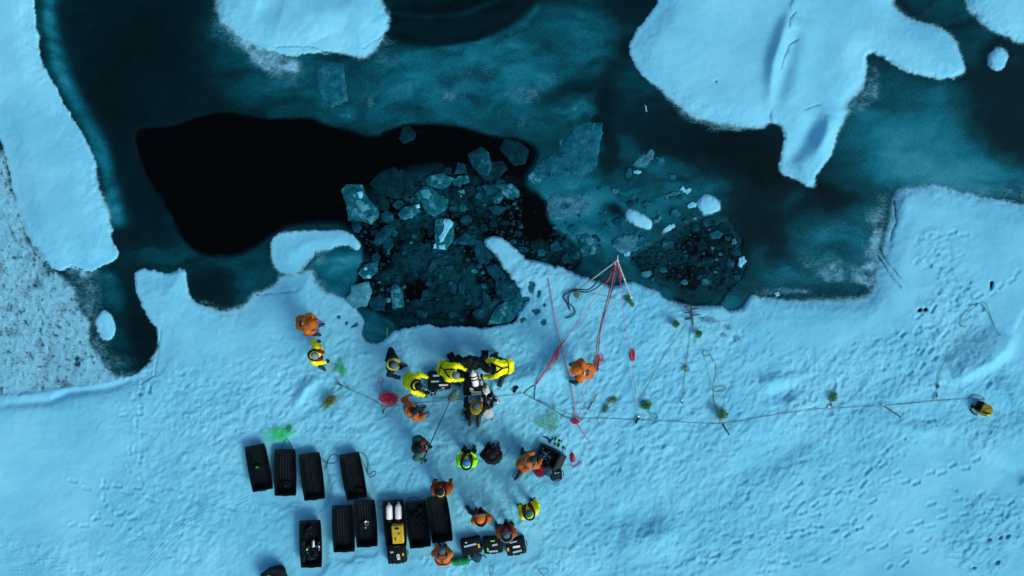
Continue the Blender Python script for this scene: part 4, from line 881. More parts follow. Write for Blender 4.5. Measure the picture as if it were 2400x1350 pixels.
# ================================================================== sleds
def sled(cor, label, rope_px=None, seed=0):
    """cor: top-left, top-right, bottom-right, bottom-left pixels of the rim"""
    zr = .24
    c4 = [W(x, y, zr) for x, y in cor]; ctr = sum(c4, Vector())/4; g0 = gz(sum(c[0] for c in cor)/4, sum(c[1] for c in cor)/4)
    top = (c4[0]+c4[1])/2; bot = (c4[2]+c4[3])/2; L_ = (top-bot).length; wt = (c4[1]-c4[0]).length; wb = (c4[2]-c4[3]).length
    ang = math.atan2((top-bot).y, (top-bot).x)-math.pi/2
    o = thing('cargo_sled', label, 'sled', (ctr.x, ctr.y, g0+.045), ang, 'black cargo sleds on the snow')
    NU, NV = 44, 34; hw = lambda t: (wb+(wt-wb)*t)/2+.022*math.sin(math.pi*t)
    def prof(s_):  # height across, -1..1
        a = abs(s_)
        if a > .95: return zr
        if a > .82: return .03+(zr-.03)*((a-.82)/.13)**.8
        return .03+.012*(1 if math.sin(s_*26) > .25 else 0)
    vs = []; fs = []
    for j in range(NV+1):
        t = j/NV; y = (t-.5)*L_; e = min(t, 1-t)
        for i in range(NU+1):
            s_ = -1+2*i/NU; zf = prof(s_)
            rise = .06*(sstep(.8, 1, t)) if t > .8 else 0
            if e < .025: zz = zr
            elif e < .085: zz = max(zf, .03+(zr-.03)*(1-(e-.025)/.06)**.8)
            else: zz = max(zf, .03+float(rise))
            vs.append((s_*hw(t), y, zz))
    for j in range(NV):
        for i in range(NU): fs.append((j*(NU+1)+i, j*(NU+1)+i+1, (j+1)*(NU+1)+i+1, (j+1)*(NU+1)+i))
    n0 = len(vs); vs += [(v[0], v[1], max(v[2]-.012, .002)) for v in vs]
    fs += [tuple(n0+i for i in f[::-1]) for f in fs]
    mb = MB(); mb.add(vs, fs); mb.build('tub', M_SLED, o)
    rim = MB(); pr = [(-hw(j/12), (j/12-.5)*L_, zr) for j in range(13)]+[(hw(j/12), (j/12-.5)*L_, zr) for j in range(12, -1, -1)]
    pr.append(pr[0]); rim.tube(pr, .017, 6); rim.build('rim', M_SLED, o)
    h = MB(); h.tube([(-.12, -L_/2-.01, zr-.02), (-.08, -L_/2-.035, zr-.03), (.08, -L_/2-.035, zr-.03), (.12, -L_/2-.01, zr-.02)], .010, 6); h.build('rear_handle', M_DKROPE, o)
    if rope_px:
        base = o.matrix_basis.inverted(); mb = MB(); P = [base @ (G(x, y, .02) if k_ not in (0,) else W(x, y, zr-.03)) for k_, (x, y) in enumerate([tuple(v) for v in cat(rope_px, 4)])]
        mb.tube(P, .008, 5); mb.build('tow_rope', M_DKROPE, o)
    return o
sled([(575,1048),(620,1040),(640,1144),(594,1152)], 'tilted black sled, leftmost of the upper row, with a small pouch inside')
sled([(643,1055),(690,1055),(692,1162),(643,1162)], 'black sled under the neon green line, with dark gear at its lower end', [(656,1054),(665,1040),(672,1028),(680,1040),(687,1054)])
sled([(700,1067),(747,1062),(760,1169),(713,1174)], 'empty black sled, third of the upper row', [(750,1070),(758,1080),(770,1086),(785,1085),(792,1076),(788,1066),(778,1067),(770,1078),(766,1092),(760,1100)])
sled([(796,1066),(842,1059),(861,1164),(815,1171)], 'black sled standing apart at the right of the upper row', [(842,1059),(855,1066),(863,1082),(862,1098),(860,1108),(868,1118),(878,1115),(881,1106),(873,1106),(866,1112),(856,1095),(848,1075)])
sled([(780,1184),(826,1183),(832,1291),(784,1291)], 'empty black sled, leftmost of the tight lower row')
sled([(830,1174),(878,1170),(885,1277),(838,1282)], 'black sled holding a small silver camera rig, second of the lower row')
sled([(897,1172),(945,1171),(953,1277),(907,1280)], 'black sled loaded with two white cylinders and a yellow case', [(897,1172),(888,1175),(884,1183),(890,1190),(900,1186)])
sled([(950,1177),(997,1170),(1010,1278),(963,1283)], 'black sled half full of dark dive bags, right of the white cylinders', [(952,1177),(960,1168),(970,1165),(985,1170)])
sled([(1001,1165),(1046,1160),(1061,1264),(1015,1271)], 'empty black sled, rightmost of the lower row, behind the person in the open orange coat')
sled([(703,1219),(751,1220),(754,1328),(707,1328)], 'black sled heaped with diving gear, alone at the lower left')

# ================================================================== cases, bags, cylinders
def case(cor, label, h=.26, m=M_CASE, labels=(), group='black equipment cases', z0=None, name='equipment_case', handle='bottom', catn='case'):
    c4 = [W(x, y, h) for x, y in cor]; ctr = sum(c4, Vector())/4; g0 = gz(sum(c[0] for c in cor)/4, sum(c[1] for c in cor)/4) if z0 is None else z0
    ex = (c4[1]-c4[0]+c4[2]-c4[3])/2; ey = (c4[0]-c4[3]+c4[1]-c4[2])/2; w_, d_ = ex.length, ey.length
    o = thing(name, label, catn, (ctr.x, ctr.y, g0), math.atan2(ex.y, ex.x), group)
    b = MB(); b.box((0, 0, h*.31), (w_, d_, h*.60), bev=.025)
    for s_ in (-1, 1):
        for t in (-.32, .32): b.box((t*w_, s_*d_/2, h*.3), (.05, .03, h*.5), bev=.008)
    b.build('base', m, o)
    l = MB(); l.box((0, 0, h*.80), (w_*.985, d_*.985, h*.38), bev=.03)
    for t in (-.36, .36): l.box((t*w_, 0, h*.985), (.045, d_*.86, .022), bev=.008)
    for t in (-.40, .40): l.box((0, t*d_, h*.985), (w_*.6, .02, .012), bev=.004)
    l.build('lid', m, o)
    for t in (-.28, .28):
        q = MB(); q.box((t*w_, -d_/2-.012, h*.6), (.055, .03, .08), bev=.008); q.build('latch', M_CASE2, o)
    q = MB(); q.tube([(-.09, -d_/2-.005, h*.45), (-.08, -d_/2-.05, h*.46), (.08, -d_/2-.05, h*.46), (.09, -d_/2-.005, h*.45)], .013, 6); q.build('handle', M_RUBBER, o)
    q = MB(); q.tube([(w_/2+.005, -.08, h*.4), (w_/2+.045, -.07, h*.42), (w_/2+.045, .07, h*.42), (w_/2+.005, .08, h*.4)], .012, 6); q.build('handle', M_RUBBER, o)
    for (u, v, lw, lh, lm, a) in labels:
        q = MB(); q.box((u*w_, v*d_, h*.99+.012), (lw, lh, .006), rot=(0, 0, R(a))); q.build('label', lm, o)
    return o
c = case([(904,1284),(948,1280),(954,1318),(911,1323)], 'black case below the loaded sled, with a white label', labels=[(-.22, .22, .09, .05, M_LABEL, 0), (.36, .02, .05, .08, M_YLAB, 0), (.10, -.10, .09, .17, M_LABELW, 4)])
q = MB()
for s_ in (-.018, .018): q.box((.058+s_, -.048, .276), (.012, .11, .004), rot=(0, 0, R(4)))
q.build('label_print', M_CASE, c)
case([(1076,1268),(1122,1259),(1132,1294),(1086,1303)], 'black case at the left of the row of three, with one long pale label', labels=[(-.02, .12, .38, .055, M_LABEL, 3), (.40, -.02, .06, .12, M_YLAB, 3), (-.2, .34, .06, .03, M_LABELW, 0)])
case([(1132,1262),(1176,1258),(1180,1295),(1134,1298)], 'black case in the middle of the row of three, with green tape', labels=[(.0, .32, .13, .035, M_NEON, 0), (.10, .06, .17, .055, M_LABEL, 8), (-.28, -.22, .05, .10, M_NEON, 0), (.0, -.34, .27, .05, M_LABEL, 0)])
case([(1182,1266),(1228,1259),(1235,1294),(1190,1304)], 'black case at the right of the row of three, with stacked pale labels', labels=[(-.08, .34, .22, .035, M_LABEL, 6), (.04, .02, .22, .06, M_LABELW, -2), (.04, -.28, .28, .055, M_LABEL, 4), (-.40, -.06, .06, .11, M_YLAB, 0)])
case([(1000,872),(1052,872),(1056,912),(1004,916)], 'long black case beside the yellow people, labelled in pale strips', h=.32, labels=[(-.10, .30, .20, .055, M_LABEL, 0), (-.16, -.02, .24, .05, M_LABEL, 0), (.22, -.24, .28, .055, M_LABELW, 0), (.18, -.40, .10, .04, M_LABEL, 0)])
case([(1085,886),(1130,886),(1134,926),(1085,928)], 'black case under the seated diver and his white cylinder', h=.38, labels=[(-.05, -.10, .13, .055, M_LABELW, 0), (-.05, -.22, .12, .055, M_YLAB, 0), (.16, -.30, .30, .05, M_LABEL, 2), (.16, -.42, .30, .05, M_LABEL, 2)])
case([(1288,1105),(1316,1101),(1319,1122),(1292,1127)], 'small square black case by the maroon bag', h=.2, m=M_CASE2, labels=[(-.05, .28, .08, .022, M_LABEL, 0), (.2, .28, .05, .022, M_LABEL, 0)])
yc = case([(917,1232),(944,1230),(948,1273),(920,1275)], 'bright yellow case lying in the loaded sled', h=.34, m=M_YCASE, z0=.04, group='yellow equipment', labels=[(-.02, .36, .14, .06, M_CASE, 0), (-.02, .40, .10, .025, M_NEON, 0), (.14, .04, .07, .07, M_CASE2, 0), (-.22, -.22, .035, .08, M_CASE, 0)])
q = MB(); q.lathe([(.02, 0), (.036, .0), (.036, .004), (.02, .004)], c=(.05, .02, .357)); q.build('badge', M_STEEL, yc)
# open camera case kneeling person works in
ctr = W(1283, 1070, .2); oc = thing('camera_case', 'open black camera case packed with gear, in front of the kneeling orange person', 'case', (ctr.x, ctr.y, gz(1283, 1070)), R(-25))
b = MB()
for (cx, cy, sx, sy) in [(0, .27, .62, .04), (0, -.27, .62, .04), (-.31, 0, .04, .58), (.31, 0, .04, .58)]: b.box((cx, cy, .12), (sx, sy, .24), bev=.01)
b.box((0, 0, .02), (.62, .56, .04), bev=.01); b.build('base', M_CASE, oc)
b = MB(); b.box((.44, -.04, .13), (.24, .60, .06), rot=(0, R(28), 0), bev=.02); b.build('lid', M_CASE2, oc)
b = MB()
for x_ in (-.1, .1): b.box((x_, 0, .10), (.015, .5, .16))
b.box((0, .08, .10), (.58, .015, .16)); b.build('foam_divider', M_RUBBER, oc)
def gearpile(name, label, px, py, rx, ry, n, seed, mats, z0=.05, catn='gear', ang=0, size=.07, group=None):
    """heap of straps, hoses, lenses and pouches"""
    r_ = random.Random(seed); c_ = W(px, py, z0+.1); o = thing(name, label, catn, (c_.x, c_.y, gz(px, py)+z0), R(ang), group)
    kinds = {}
    for i in range(n):
        x = r_.uniform(-rx, rx); y = r_.uniform(-ry, ry); a = r_.uniform(0, 3.14); zz = r_.uniform(.02, .10); t = r_.choice(['box', 'cyl', 'hose', 'box', 'lens'])
        nm = {'box': 'pouch', 'cyl': 'canister', 'hose': 'hose', 'lens': 'lens'}[t]; mm = r_.choice(mats)
        mb = MB(); s_ = size*r_.uniform(.6, 1.4)
        if t == 'box': mb.box((x, y, zz+s_*.4), (s_*1.7, s_*1.1, s_*.8), rot=(r_.uniform(-.3, .3), r_.uniform(-.3, .3), a), bev=s_*.2)
        elif t == 'cyl': mb.lathe([(s_*.3, -s_), (s_*.5, -s_*.8), (s_*.5, s_*.8), (s_*.3, s_)], c=(x, y, zz+s_*.5), M=Euler((1.4, 0, a)).to_matrix(), n=10)
        elif t == 'lens': mb.lathe([(s_*.6, 0), (s_*.62, s_*.7), (s_*.5, s_*.75), (s_*.45, s_*.5)], c=(x, y, zz), n=12)
        else:
            pts = [(x+s_*1.6*math.cos(k_*.9+a), y+s_*1.6*math.sin(k_*.9+a), zz+.04+.015*k_) for k_ in range(6)]; mb.tube(cat(pts, 3), .010, 5)
        mb.build(nm, mm, o)
    return o
gearpile('camera_gear', 'silver and black camera parts inside the open case', 1278, 1068, .20, .18, 16, 71, [M_CASE, M_RUBBER, M_TEALBAG, M_CASE2], ang=-25, size=.055)
q = W(1272, 1068, .3); o = thing('video_camera', 'dull silver camera housing on top of the open case', 'camera', (q.x, q.y, .19), R(-30))
b = MB(); b.box((0, 0, .06), (.17, .26, .12), bev=.02); b.build('housing', M_TEALBAG, o); b = MB(); b.lathe([(.05, 0), (.05, .05), (.035, .05)], c=(0, .04, .12)); b.build('lens', M_RUBBER, o); b = MB(); b.tube([(-.09, -.1, .05), (-.15, -.06, .1), (-.15, .06, .1), (-.09, .1, .05)], .014); b.build('grip', M_CASE2, o)
gearpile('camera_rig', 'silver camera rig lying in the second sled of the lower row', 857, 1228, .10, .13, 9, 72, [M_STEEL, M_CASE, M_TEALBAG], z0=.05, size=.045, catn='camera')
gearpile('dive_gear', 'heap of black regulators and hoses in the lone lower left sled', 733, 1290, .16, .30, 30, 73, [M_RUBBER, M_CASE, M_RUBBER, M_BLACKF, M_TEALBAG, M_CASE2], z0=.06, size=.07)
gearpile('dive_gear', 'crumpled black bag at the head of the lone lower left sled', 727, 1240, .16, .16, 9, 74, [M_BLACKF, M_RUBBER], z0=.05, size=.10)
gearpile('dive_bag', 'dark pouches in the lower end of the sled under the neon line', 668, 1140, .16, .14, 12, 75, [M_BLACKF, M_RUBBER, M_CASE], z0=.04, size=.06)
gearpile('dive_gear', 'dark bags and hoses in the sled right of the white cylinders', 985, 1215, .17, .32, 22, 76, [M_BLACKF, M_RUBBER, M_CASE, M_CASE2], z0=.05, size=.09)
gearpile('dive_gear', 'tangle of regulators on the snow in front of the leaning yellow person', 1003, 918, .26, .12, 26, 77, [M_RUBBER, M_CASE, M_STEEL, M_BLACKF], z0=.02, size=.055, ang=12)
gearpile('dive_gear', 'black pouches and clips beside the seated diver, on the left', 1090, 868, .12, .22, 14, 78, [M_RUBBER, M_BLACKF, M_CASE2], z0=.15, size=.07)
gearpile('dive_gear', 'black harness heap with shiny clips beside the kneeling diver', 1146, 938, .26, .16, 26, 79, [M_RUBBER, M_BLACKF, M_BLACKF, M_RUBBER, M_STEEL], z0=.02, size=.085, ang=25)
gearpile('harness', 'crumpled black harness dropped at the lower left of the kneeling diver', 1095, 968, .12, .20, 13, 80, [M_RUBBER, M_BLACKF], z0=.01, size=.075, ang=-30)
q = W(603, 1095, .15); o = thing('pouch', 'small dark pouch with a green tag in the leftmost sled', 'pouch', (q.x, q.y, .06), R(-5))
b = MB(); b.box((0, 0, .05), (.17, .12, .09), bev=.03); b.build('body', M_CASE2, o); b = MB(); b.box((-.01, 0, .098), (.055, .025, .006)); b.build('tag', M_NEON, o)
q = W(843, 1150, .15); o = thing('pouch', 'flat dark pouch at the lower end of the separate upper right sled', 'pouch', (q.x, q.y, .06), R(-10))
b = MB(); b.box((0, 0, .05), (.30, .20, .09), bev=.04); b.build('body', M_RUBBER, o); b = MB(); b.tube([(-.1, .05, .09), (0, .07, .13), (.1, .05, .09)], .01); b.build('strap', M_BLACKF, o)
q = W(706, 1294, .3); o = thing('dive_bag', 'folded black bag hanging over the left rim of the lone sled', 'bag', (q.x+.02, q.y, .12), R(2))
b = MB(); b.box((0, 0, .10), (.17, .66, .10), rot=(0, R(-24), 0), bev=.04); b.build('body', M_BLACKF, o); b = MB(); b.tube([(.05, -.2, .16), (.1, 0, .2), (.05, .2, .16)], .012); b.build('strap', M_RUBBER, o)

def cylinder(px, py, ang, label, z0, r=.088, L_=.52, m=M_WHITE, group='white diving cylinders', bands=(), tilt=0, boot=True):
    q = W(px, py, z0+r); o = thing('diving_cylinder', label, 'cylinder', q, (0, R(-tilt), R(ang)), group)
    Mx = Matrix.Rotation(math.pi/2, 3, 'Y')   # along +X
    b = MB(); prof = [(.02, L_/2+.03), (.035, L_/2+.02), (r*.62, L_/2-.01), (r*.9, L_/2-.055), (r, L_/2-.10), (r, -L_/2+.02), (r*.9, -L_/2)]
    b.lathe(prof[::-1], M=Mx, n=20); b.build('tank', m, o)
    if boot: b = MB(); b.lathe([(r*.7, -L_/2-.05), (r+.008, -L_/2-.03), (r+.008, -L_/2+.05), (r, -L_/2+.055)], M=Mx, n=20); b.build('boot', M_RUBBER, o)
    b = MB(); b.lathe([(.022, L_/2+.02), (.024, L_/2+.07), (.016, L_/2+.09)], M=Mx, n=10); b.tube([(L_/2+.06, -.045, 0), (L_/2+.06, .045, 0)], .014, 8); b.build('valve', M_STEEL, o)
    for t in bands: b = MB(); b.lathe([(r+.004, t-.022), (r+.007, t-.02), (r+.007, t+.02), (r+.004, t+.022)], M=Mx, n=20); b.build('band', M_RUBBER, o)
    return o
cylinder(912, 1201, 92, 'white cylinder, left of the two in the loaded sled', .05, r=.105, L_=.50)
cylinder(934, 1200, 90, 'white cylinder, right of the two in the loaded sled', .05, r=.105, L_=.50)
cylinder(1112, 889, 100, 'white cylinder strapped to the back of the seated diver', .42, r=.105, L_=.52, bands=(.02, .12), tilt=22)
cylinder(1127, 893, 105, 'small grey cylinder beside the white one on the seated diver', .40, r=.055, L_=.36, m=mat('grey_painted_steel', (.16, .24, .26, 1), rough=.4), bands=(.05,), tilt=15)
cylinder(1342, 1072, 98, 'small maroon cylinder lying on the snow beside the camera case', 0, r=.07, L_=.28, m=M_REDPL, group=None, boot=False)
rope([(1340,1090),(1344,1094),(1352,1090),(1360,1088),(1364,1084),(1358,1084),(1352,1092),(1345,1096),(1343,1100)], M_RED, 'tangled red cord trailing from the maroon cylinder', r=.007)
rope([(1320,1092),(1335,1090),(1352,1092)], M_DKROPE, 'thin dark cord between the case and the red cord', r=.004)
for (x, y, a, l) in [(748, 1276, 4, 'upper'), (1000, 1190, 30, None)]:
    pass
cylinder(735, 1277, 90, 'tiny white cylinder in the heap of the lone sled', .16, r=.035, L_=.12, group=None, boot=False)
gb = [(748, 1272, M_TEALBAG), (748, 1281, M_MILK), (748, 1288, mat('pink_plastic', (.55, .05, .22, 1))), (719, 1288, M_NEON), (721, 1296, M_TEALBAG), (723, 1304, M_CASE2)]
for i, (x, y, m_) in enumerate(gb):
    q = W(x, y, .22); b = MB(); b.lathe([(.018, -.035), (.03, -.03), (.03, .03), (.018, .035)], M=Matrix.Rotation(R(80), 3, 'X'), n=12)
    o = b.build('float', m_); o.location = q; tagit(o, ['teal float at the top right of the gear heap', 'milky float below the teal one in the gear heap', 'pink float in the gear heap of the lone sled', 'green float in the gear heap of the lone sled', 'dull teal float under the green one', 'dark float lowest in the left string of the gear heap'][i], 'float')

# bags
def softbag(px, py, sx, sy, h, ang, label, m, name='bag', extra=None, group=None):
    q = W(px, py, h); o = thing(name, label, 'bag', (q.x, q.y, gz(px, py)), R(ang), group)
    bm = bmesh.new(); bmesh.ops.create_cube(bm, size=1); bmesh.ops.subdivide_edges(bm, edges=bm.edges[:], cuts=7, use_grid_fill=True)
    r_ = random.Random(int(px)); ph = [r_.uniform(0, 6) for _ in range(6)]
    for v in bm.verts:
        p = v.co*2; p = Vector((p.x*math.sqrt(1-p.y**2/2*.6-p.z**2*.12), p.y*math.sqrt(1-p.x**2/2*.6-p.z**2*.12), p.z*math.sqrt(1-(p.x**2+p.y**2)*.25)))
        k_ = 1+.05*math.sin(p.x*4+ph[0])*math.cos(p.y*5+ph[1])+.03*math.sin(p.x*9+p.y*7+ph[2])
        v.co = Vector((p.x*sx/2*k_, p.y*sy/2*k_, (p.z*.5+.5)*h*k_))
    bm.verts.ensure_lookup_table(); mb = MB(); mb.add([v.co for v in bm.verts], [tuple(v.index for v in f.verts) for f in bm.faces]); bm.free(); mb.build('body', m, o)
    return o
o = softbag(2317, 962, .38, .36, .34, -25, 'yellow rucksack with black straps, alone at the far right end of the line', M_YBAG, 'rucksack')
b = MB(); b.tube(cat([(-.2, -.10, .2), (-.08, -.11, .36), (.09, -.08, .36), (.20, -.04, .2)], 4), .022, 6, flat=.5); b.tube(cat([(.05, -.09, .36), (.06, -.15, .30), (.06, -.19, .12)], 4), .016, 6, flat=.5); b.build('strap', M_RUBBER, o)
b = MB(); b.ball((.07, -.11, .31), (.08, .06, .05)); b.build('pocket', M_YLAB, o)
b = MB(); b.box((-.18, .04, .18), (.06, .30, .28), bev=.03); b.build('back_panel', M_RUBBER, o)
b = MB(); b.tube(cat([(-.2, -.05, .05), (-.30, -.06, .03), (-.26, -.18, .03), (-.12, -.24, .03), (-.02, -.24, .03)], 4), .022, 6, flat=.5); b.tube([(-.30, .0, .03), (-.24, -.08, .04)], .02); b.build('hip_belt', M_RUBBER, o)
o = softbag(1265, 1104, .36, .32, .26, 20, 'maroon bag beside the kneeling orange person', M_MAROON)
b = MB(); b.tube(cat([(-.16, -.12, .05), (-.1, -.17, .18), (.05, -.18, .2), (.15, -.15, .05)], 4), .014); b.build('strap', M_RUBBER, o)
o = softbag(1284, 1104, .28, .30, .28, -20, 'dark teal pouch bag between the maroon bag and the square case', M_TEALBAG)
b = MB(); b.tube(cat([(-.1, .1, .25), (0, .12, .34), (.1, .1, .25)], 4), .012); b.build('handle', M_RUBBER, o)
o = softbag(1117, 1308, .30, .26, .2, -30, 'dark teal bag with black straps under the left case of the three', M_TEALBAG)
b = MB(); b.tube(cat([(-.14, -.1, .1), (-.2, -.02, .05), (-.18, .10, .04), (-.05, .16, .05)], 4), .014); b.tube(cat([(.12, .1, .05), (.2, .14, .03), (.28, .10, .03)], 4), .014); b.build('strap', M_RUBBER, o)
q = W(1080, 1314, .12); o = thing('duffel_bag', 'green translucent tube bag beside the harnessed orange person', 'bag', (q.x, q.y, gz(1080, 1314)), R(5))
b = MB(); b.lathe([(.05, -.28), (.115, -.25), (.125, 0), (.12, .24), (.05, .27)], c=(0, 0, .115), M=Matrix.Rotation(math.pi/2, 3, 'Y'), n=18); b.build('body', M_GDUFF, o)
for t in (-.24, .0, .22): b = MB(); b.lathe([(.122, t-.012), (.130, t-.01), (.130, t+.01), (.122, t+.012)], c=(0, 0, .115), M=Matrix.Rotation(math.pi/2, 3, 'Y'), n=18); b.build('hoop', mat('green_hoop', (.02, .42, .14, 1)), o)
b = MB(); b.tube([(.27, 0, .11), (.34, .02, .10), (.38, -.02, .06)], .02); b.build('neck', M_CASE2, o)
o = softbag(1144, 968, .30, .34, .16, 20, 'milky white plastic sack right of the kneeling diver', M_MILK, 'sack')
b = MB(); b.tube([(.02, -.16, .08), (.05, -.22, .05), (.03, -.26, .04)], .02); b.build('neck', M_GREYH, o)
q = W(1139, 913, .2); o = thing('jerrycan', 'milky white canister standing right of the black case', 'canister', (q.x, q.y, gz(1139, 913)), R(22))
b = MB(); b.box((0, 0, .14), (.20, .26, .28), bev=.035); b.build('body', M_MILK, o); b = MB(); b.lathe([(.03, 0), (.03, .04), (.02, .045)], c=(.03, .08, .28)); b.build('cap', M_RUBBER, o); b = MB(); b.tube([(0, -.08, .27), (0, -.06, .33), (0, .02, .33), (0, .04, .27)], .014); b.build('handle', M_MILK, o)
q = W(1133, 880, .6); o = thing('instrument_slate', 'pale ribbed slate held beside the seated diver', 'slate', (q.x, q.y, .5), (0, R(15), R(20)))
b = MB(); b.box((0, 0, 0), (.07, .26, .015), bev=.004); b.build('board', M_LABELW, o)
for t in (-.02, .0, .02): b = MB(); b.box((t, 0, .01), (.006, .22, .004)); b.build('line', M_BLUEG, o)
q = G(1208, 912, .03); o = thing('glove', 'single black glove dropped on the snow right of the yellow people', 'glove', q, R(60))
b = MB(); b.ball((0, 0, .03), (.075, .055, .035))
for k_ in range(4): b.tube([(.05, -.04+.027*k_, .03), (.09, -.045+.03*k_, .035), (.12-.01*abs(k_-1.5), -.045+.03*k_, .015)], [.018, .016, .012], 6)
b.tube([(.0, .05, .03), (.03, .085, .03), (.05, .09, .02)], [.018, .016, .012], 6); b.build('palm', M_GLOVE, o); b = MB(); b.lathe([(.045, -.06), (.055, -.02), (.05, 0)], c=(-.05, 0, .04), M=Matrix.Rotation(math.pi/2, 3, 'Y')); b.build('cuff', M_RUBBER, o)
# row of small bottles and tools above the camera case
items = [(1278, 1025, -15, 'long black pliers at the left end of the tool row', M_RUBBER, (.16, .03)), (1288, 1033, -70, 'black clamp in the tool row, under the pliers', M_RUBBER, (.14, .06)), (1294, 1030, 60, 'black bracket in the tool row', M_RUBBER, (.12, .035)),
 (1302, 1029, 70, 'thin black tool left of the upper green battery', M_RUBBER, (.13, .03)), (1304.5, 1031, 75, 'upper green battery in the tool row', M_NEON, (.13, .04)), (1311, 1033, 65, 'black wedge right of the upper green battery', M_RUBBER, (.08, .05)), (1317, 1035, -20, 'tiny black clip at the right end of the upper tools', M_RUBBER, (.05, .02)),
 (1301, 1041, 70, 'black stub under the upper green battery', M_RUBBER, (.09, .03)), (1309, 1043, 60, 'black sleeve left of the lower green battery', M_RUBBER, (.12, .04)), (1312, 1046, 75, 'lower green battery in the tool row', M_NEON, (.12, .04)), (1320, 1049, 65, 'black wedge right of the lower green battery', M_RUBBER, (.10, .04)), (1326, 1052, 80, 'tiny black stub at the lower right end of the tools', M_RUBBER, (.04, .025)), (1323, 1075, 85, 'slim grey tool standing off the case lid', M_GREYR, (.22, .02))]
for (x, y, a, lab, m_, (l_, w_)) in items:
    q = G(x, y, .012); b = MB(); b.box((0, 0, .012), (l_, w_, .03), bev=.008); b.box((l_*.38, 0, .02), (l_*.16, w_*1.35, .03), bev=.006)
    o = b.build('battery' if 'battery' in lab else 'hand_tool', m_); o.location = q; o.rotation_euler = (0, 0, R(a)); tagit(o, lab, 'battery' if 'battery' in lab else 'tool', 'tools laid out on the snow')

# ice axe
q = G(1388, 944, .03); o = thing('ice_axe', 'ice axe with an orange grip lying below the crouching orange person', 'ice axe', q, R(58))
b = MB(); b.tube([(-.24, 0, 0), (.28, 0, 0)], .014, 8); b.build('shaft', M_CASE2, o); b = MB(); b.tube([(.15, 0, 0), (.27, 0, 0)], .019, 8); b.build('grip', mat('orange_rubber', (.55, .12, .05, 1)), o)
b = MB(); b.tube(cat([(-.20, .14, 0), (-.25, .05, 0), (-.26, 0, 0), (-.25, -.07, 0), (-.20, -.15, 0)], 3), [.004+.012*math.sin(math.pi*i/12) for i in range(13)], 6); b.build('pick', M_STEEL, o)
# anchors
def anchor(x0, y0, x1, y1, label, r=.016):
    a = G(x0, y0, .05); bq = G(x1, y1, .03); d = bq-a; o = thing('snow_anchor', label, 'anchor', a, math.atan2(d.y, d.x), 'snow anchors along the line'); L_ = d.length
    b = MB(); b.tube([(0, 0, 0), (L_, 0, -.02)], r, 6); b.build('stake', M_CASE2, o)
    b = MB(); b.tube([(.05*math.cos(t)*1.0, .03*math.sin(t), .01) for t in [i*.524 for i in range(13)]], .009, 5); b.build('ring', M_STEEL, o)
    b = MB(); b.tube([(L_*.3, .012, .01), (L_*.6, -.014, .015), (L_*.9, .01, 0)], .008, 5); b.build('lashing', M_DKROPE, o); return o
anchor(901, 956, 897, 970, 'short anchor where the left anchor lines meet'); anchor(790, 893, 801, 905, 'anchor clip above the olive net coil'); anchor(813, 903, 816, 913, 'small black clip beside the olive net coil', .012)
anchor(1498, 978, 1490, 992, 'stubby anchor with a ring below the right guy rope', .03); anchor(1692, 990, 1710, 1020, 'double stake anchor under the third anchor coil', .02); anchor(2071, 951, 2112, 978, 'long stake slanting off the line on the right', .016)
anchor(1944, 956, 1950, 946, 'small anchor at the foot of the far green coil', .014); anchor(2194, 936, 2196, 922, 'clip ring under the far right green line', .014); anchor(1600, 940, 1598, 946, 'tiny dark anchor at the end of the middle ladder line', .014)
anchor(1335, 984, 1345, 987, 'short dark peg left of the red knot', .010); anchor(1358, 980, 1364, 984, 'small shackle right of the red knot', .012)
# tripod derrick
apx = W(*APX, AZ); base = G(1410, 690); o = thing('derrick', 'pale metal A-frame derrick leaning out over the ice with ropes at its head', 'derrick', base, 0)
for (x, y) in ((1350, 683), (1479, 696)):
    f_ = G(x, y, 0)-base; b = MB(); b.tube([f_, f_+(apx-base-f_)*.5, apx-base], [.022, .022, .020], 8); b.box(tuple(f_+Vector((0, 0, .01))), (.10, .10, .03), bev=.008); lg = b.build('leg', M_ALU, o)
    b = MB(); md = f_+(apx-base-f_)*(.32 if x < 1400 else .5); b.ball(md, .035, 8); b.build('joint', M_STEEL, lg)
b = MB(); b.ball(apx-base, .045, 10); b.tube([apx-base, apx-base+Vector((.01, .16, .06))], [.02, .008], 6); b.build('head', M_ALU, o)
b = MB(); pp = apx-base+Vector((-.05, -.10, -.12)); b.lathe([(.03, -.02), (.05, -.015), (.04, 0), (.05, .015), (.03, .02)], c=pp, M=Matrix.Rotation(1.57, 3, 'Y')); b.build('pulley', M_STEEL, o)
# pole ladder
q0 = G(1618, 716, .10); q1 = G(1626, 762, .08); d = q1-q0; o = thing('pole_ladder', 'single rail ladder with alternating dark rungs at the edge of the right pool', 'ladder', q0, math.atan2(d.y, d.x)); L_ = d.length
b = MB(); b.box((L_/2, 0, .07), (L_, .055, .05), bev=.008); b.build('rail', mat('teal_grey_metal', (.03, .10, .12, 1), metal=.3), o)
rr_ = MB
for (t, s_) in ((-.02, -1), (.30, -1), (.62, -1), (.14, 1), (.46, 1)):
    b = MB(); y_ = s_*.12; b.box((t*L_+.02, y_, .09), (.04, .22, .04), bev=.006); b.build('rung', mat('dark_maroon_metal', (.035, .008, .014, 1)), o)
b = MB(); b.ball((L_+.0, 0, .08), .035, 10); b.build('foot', M_STEEL, o)

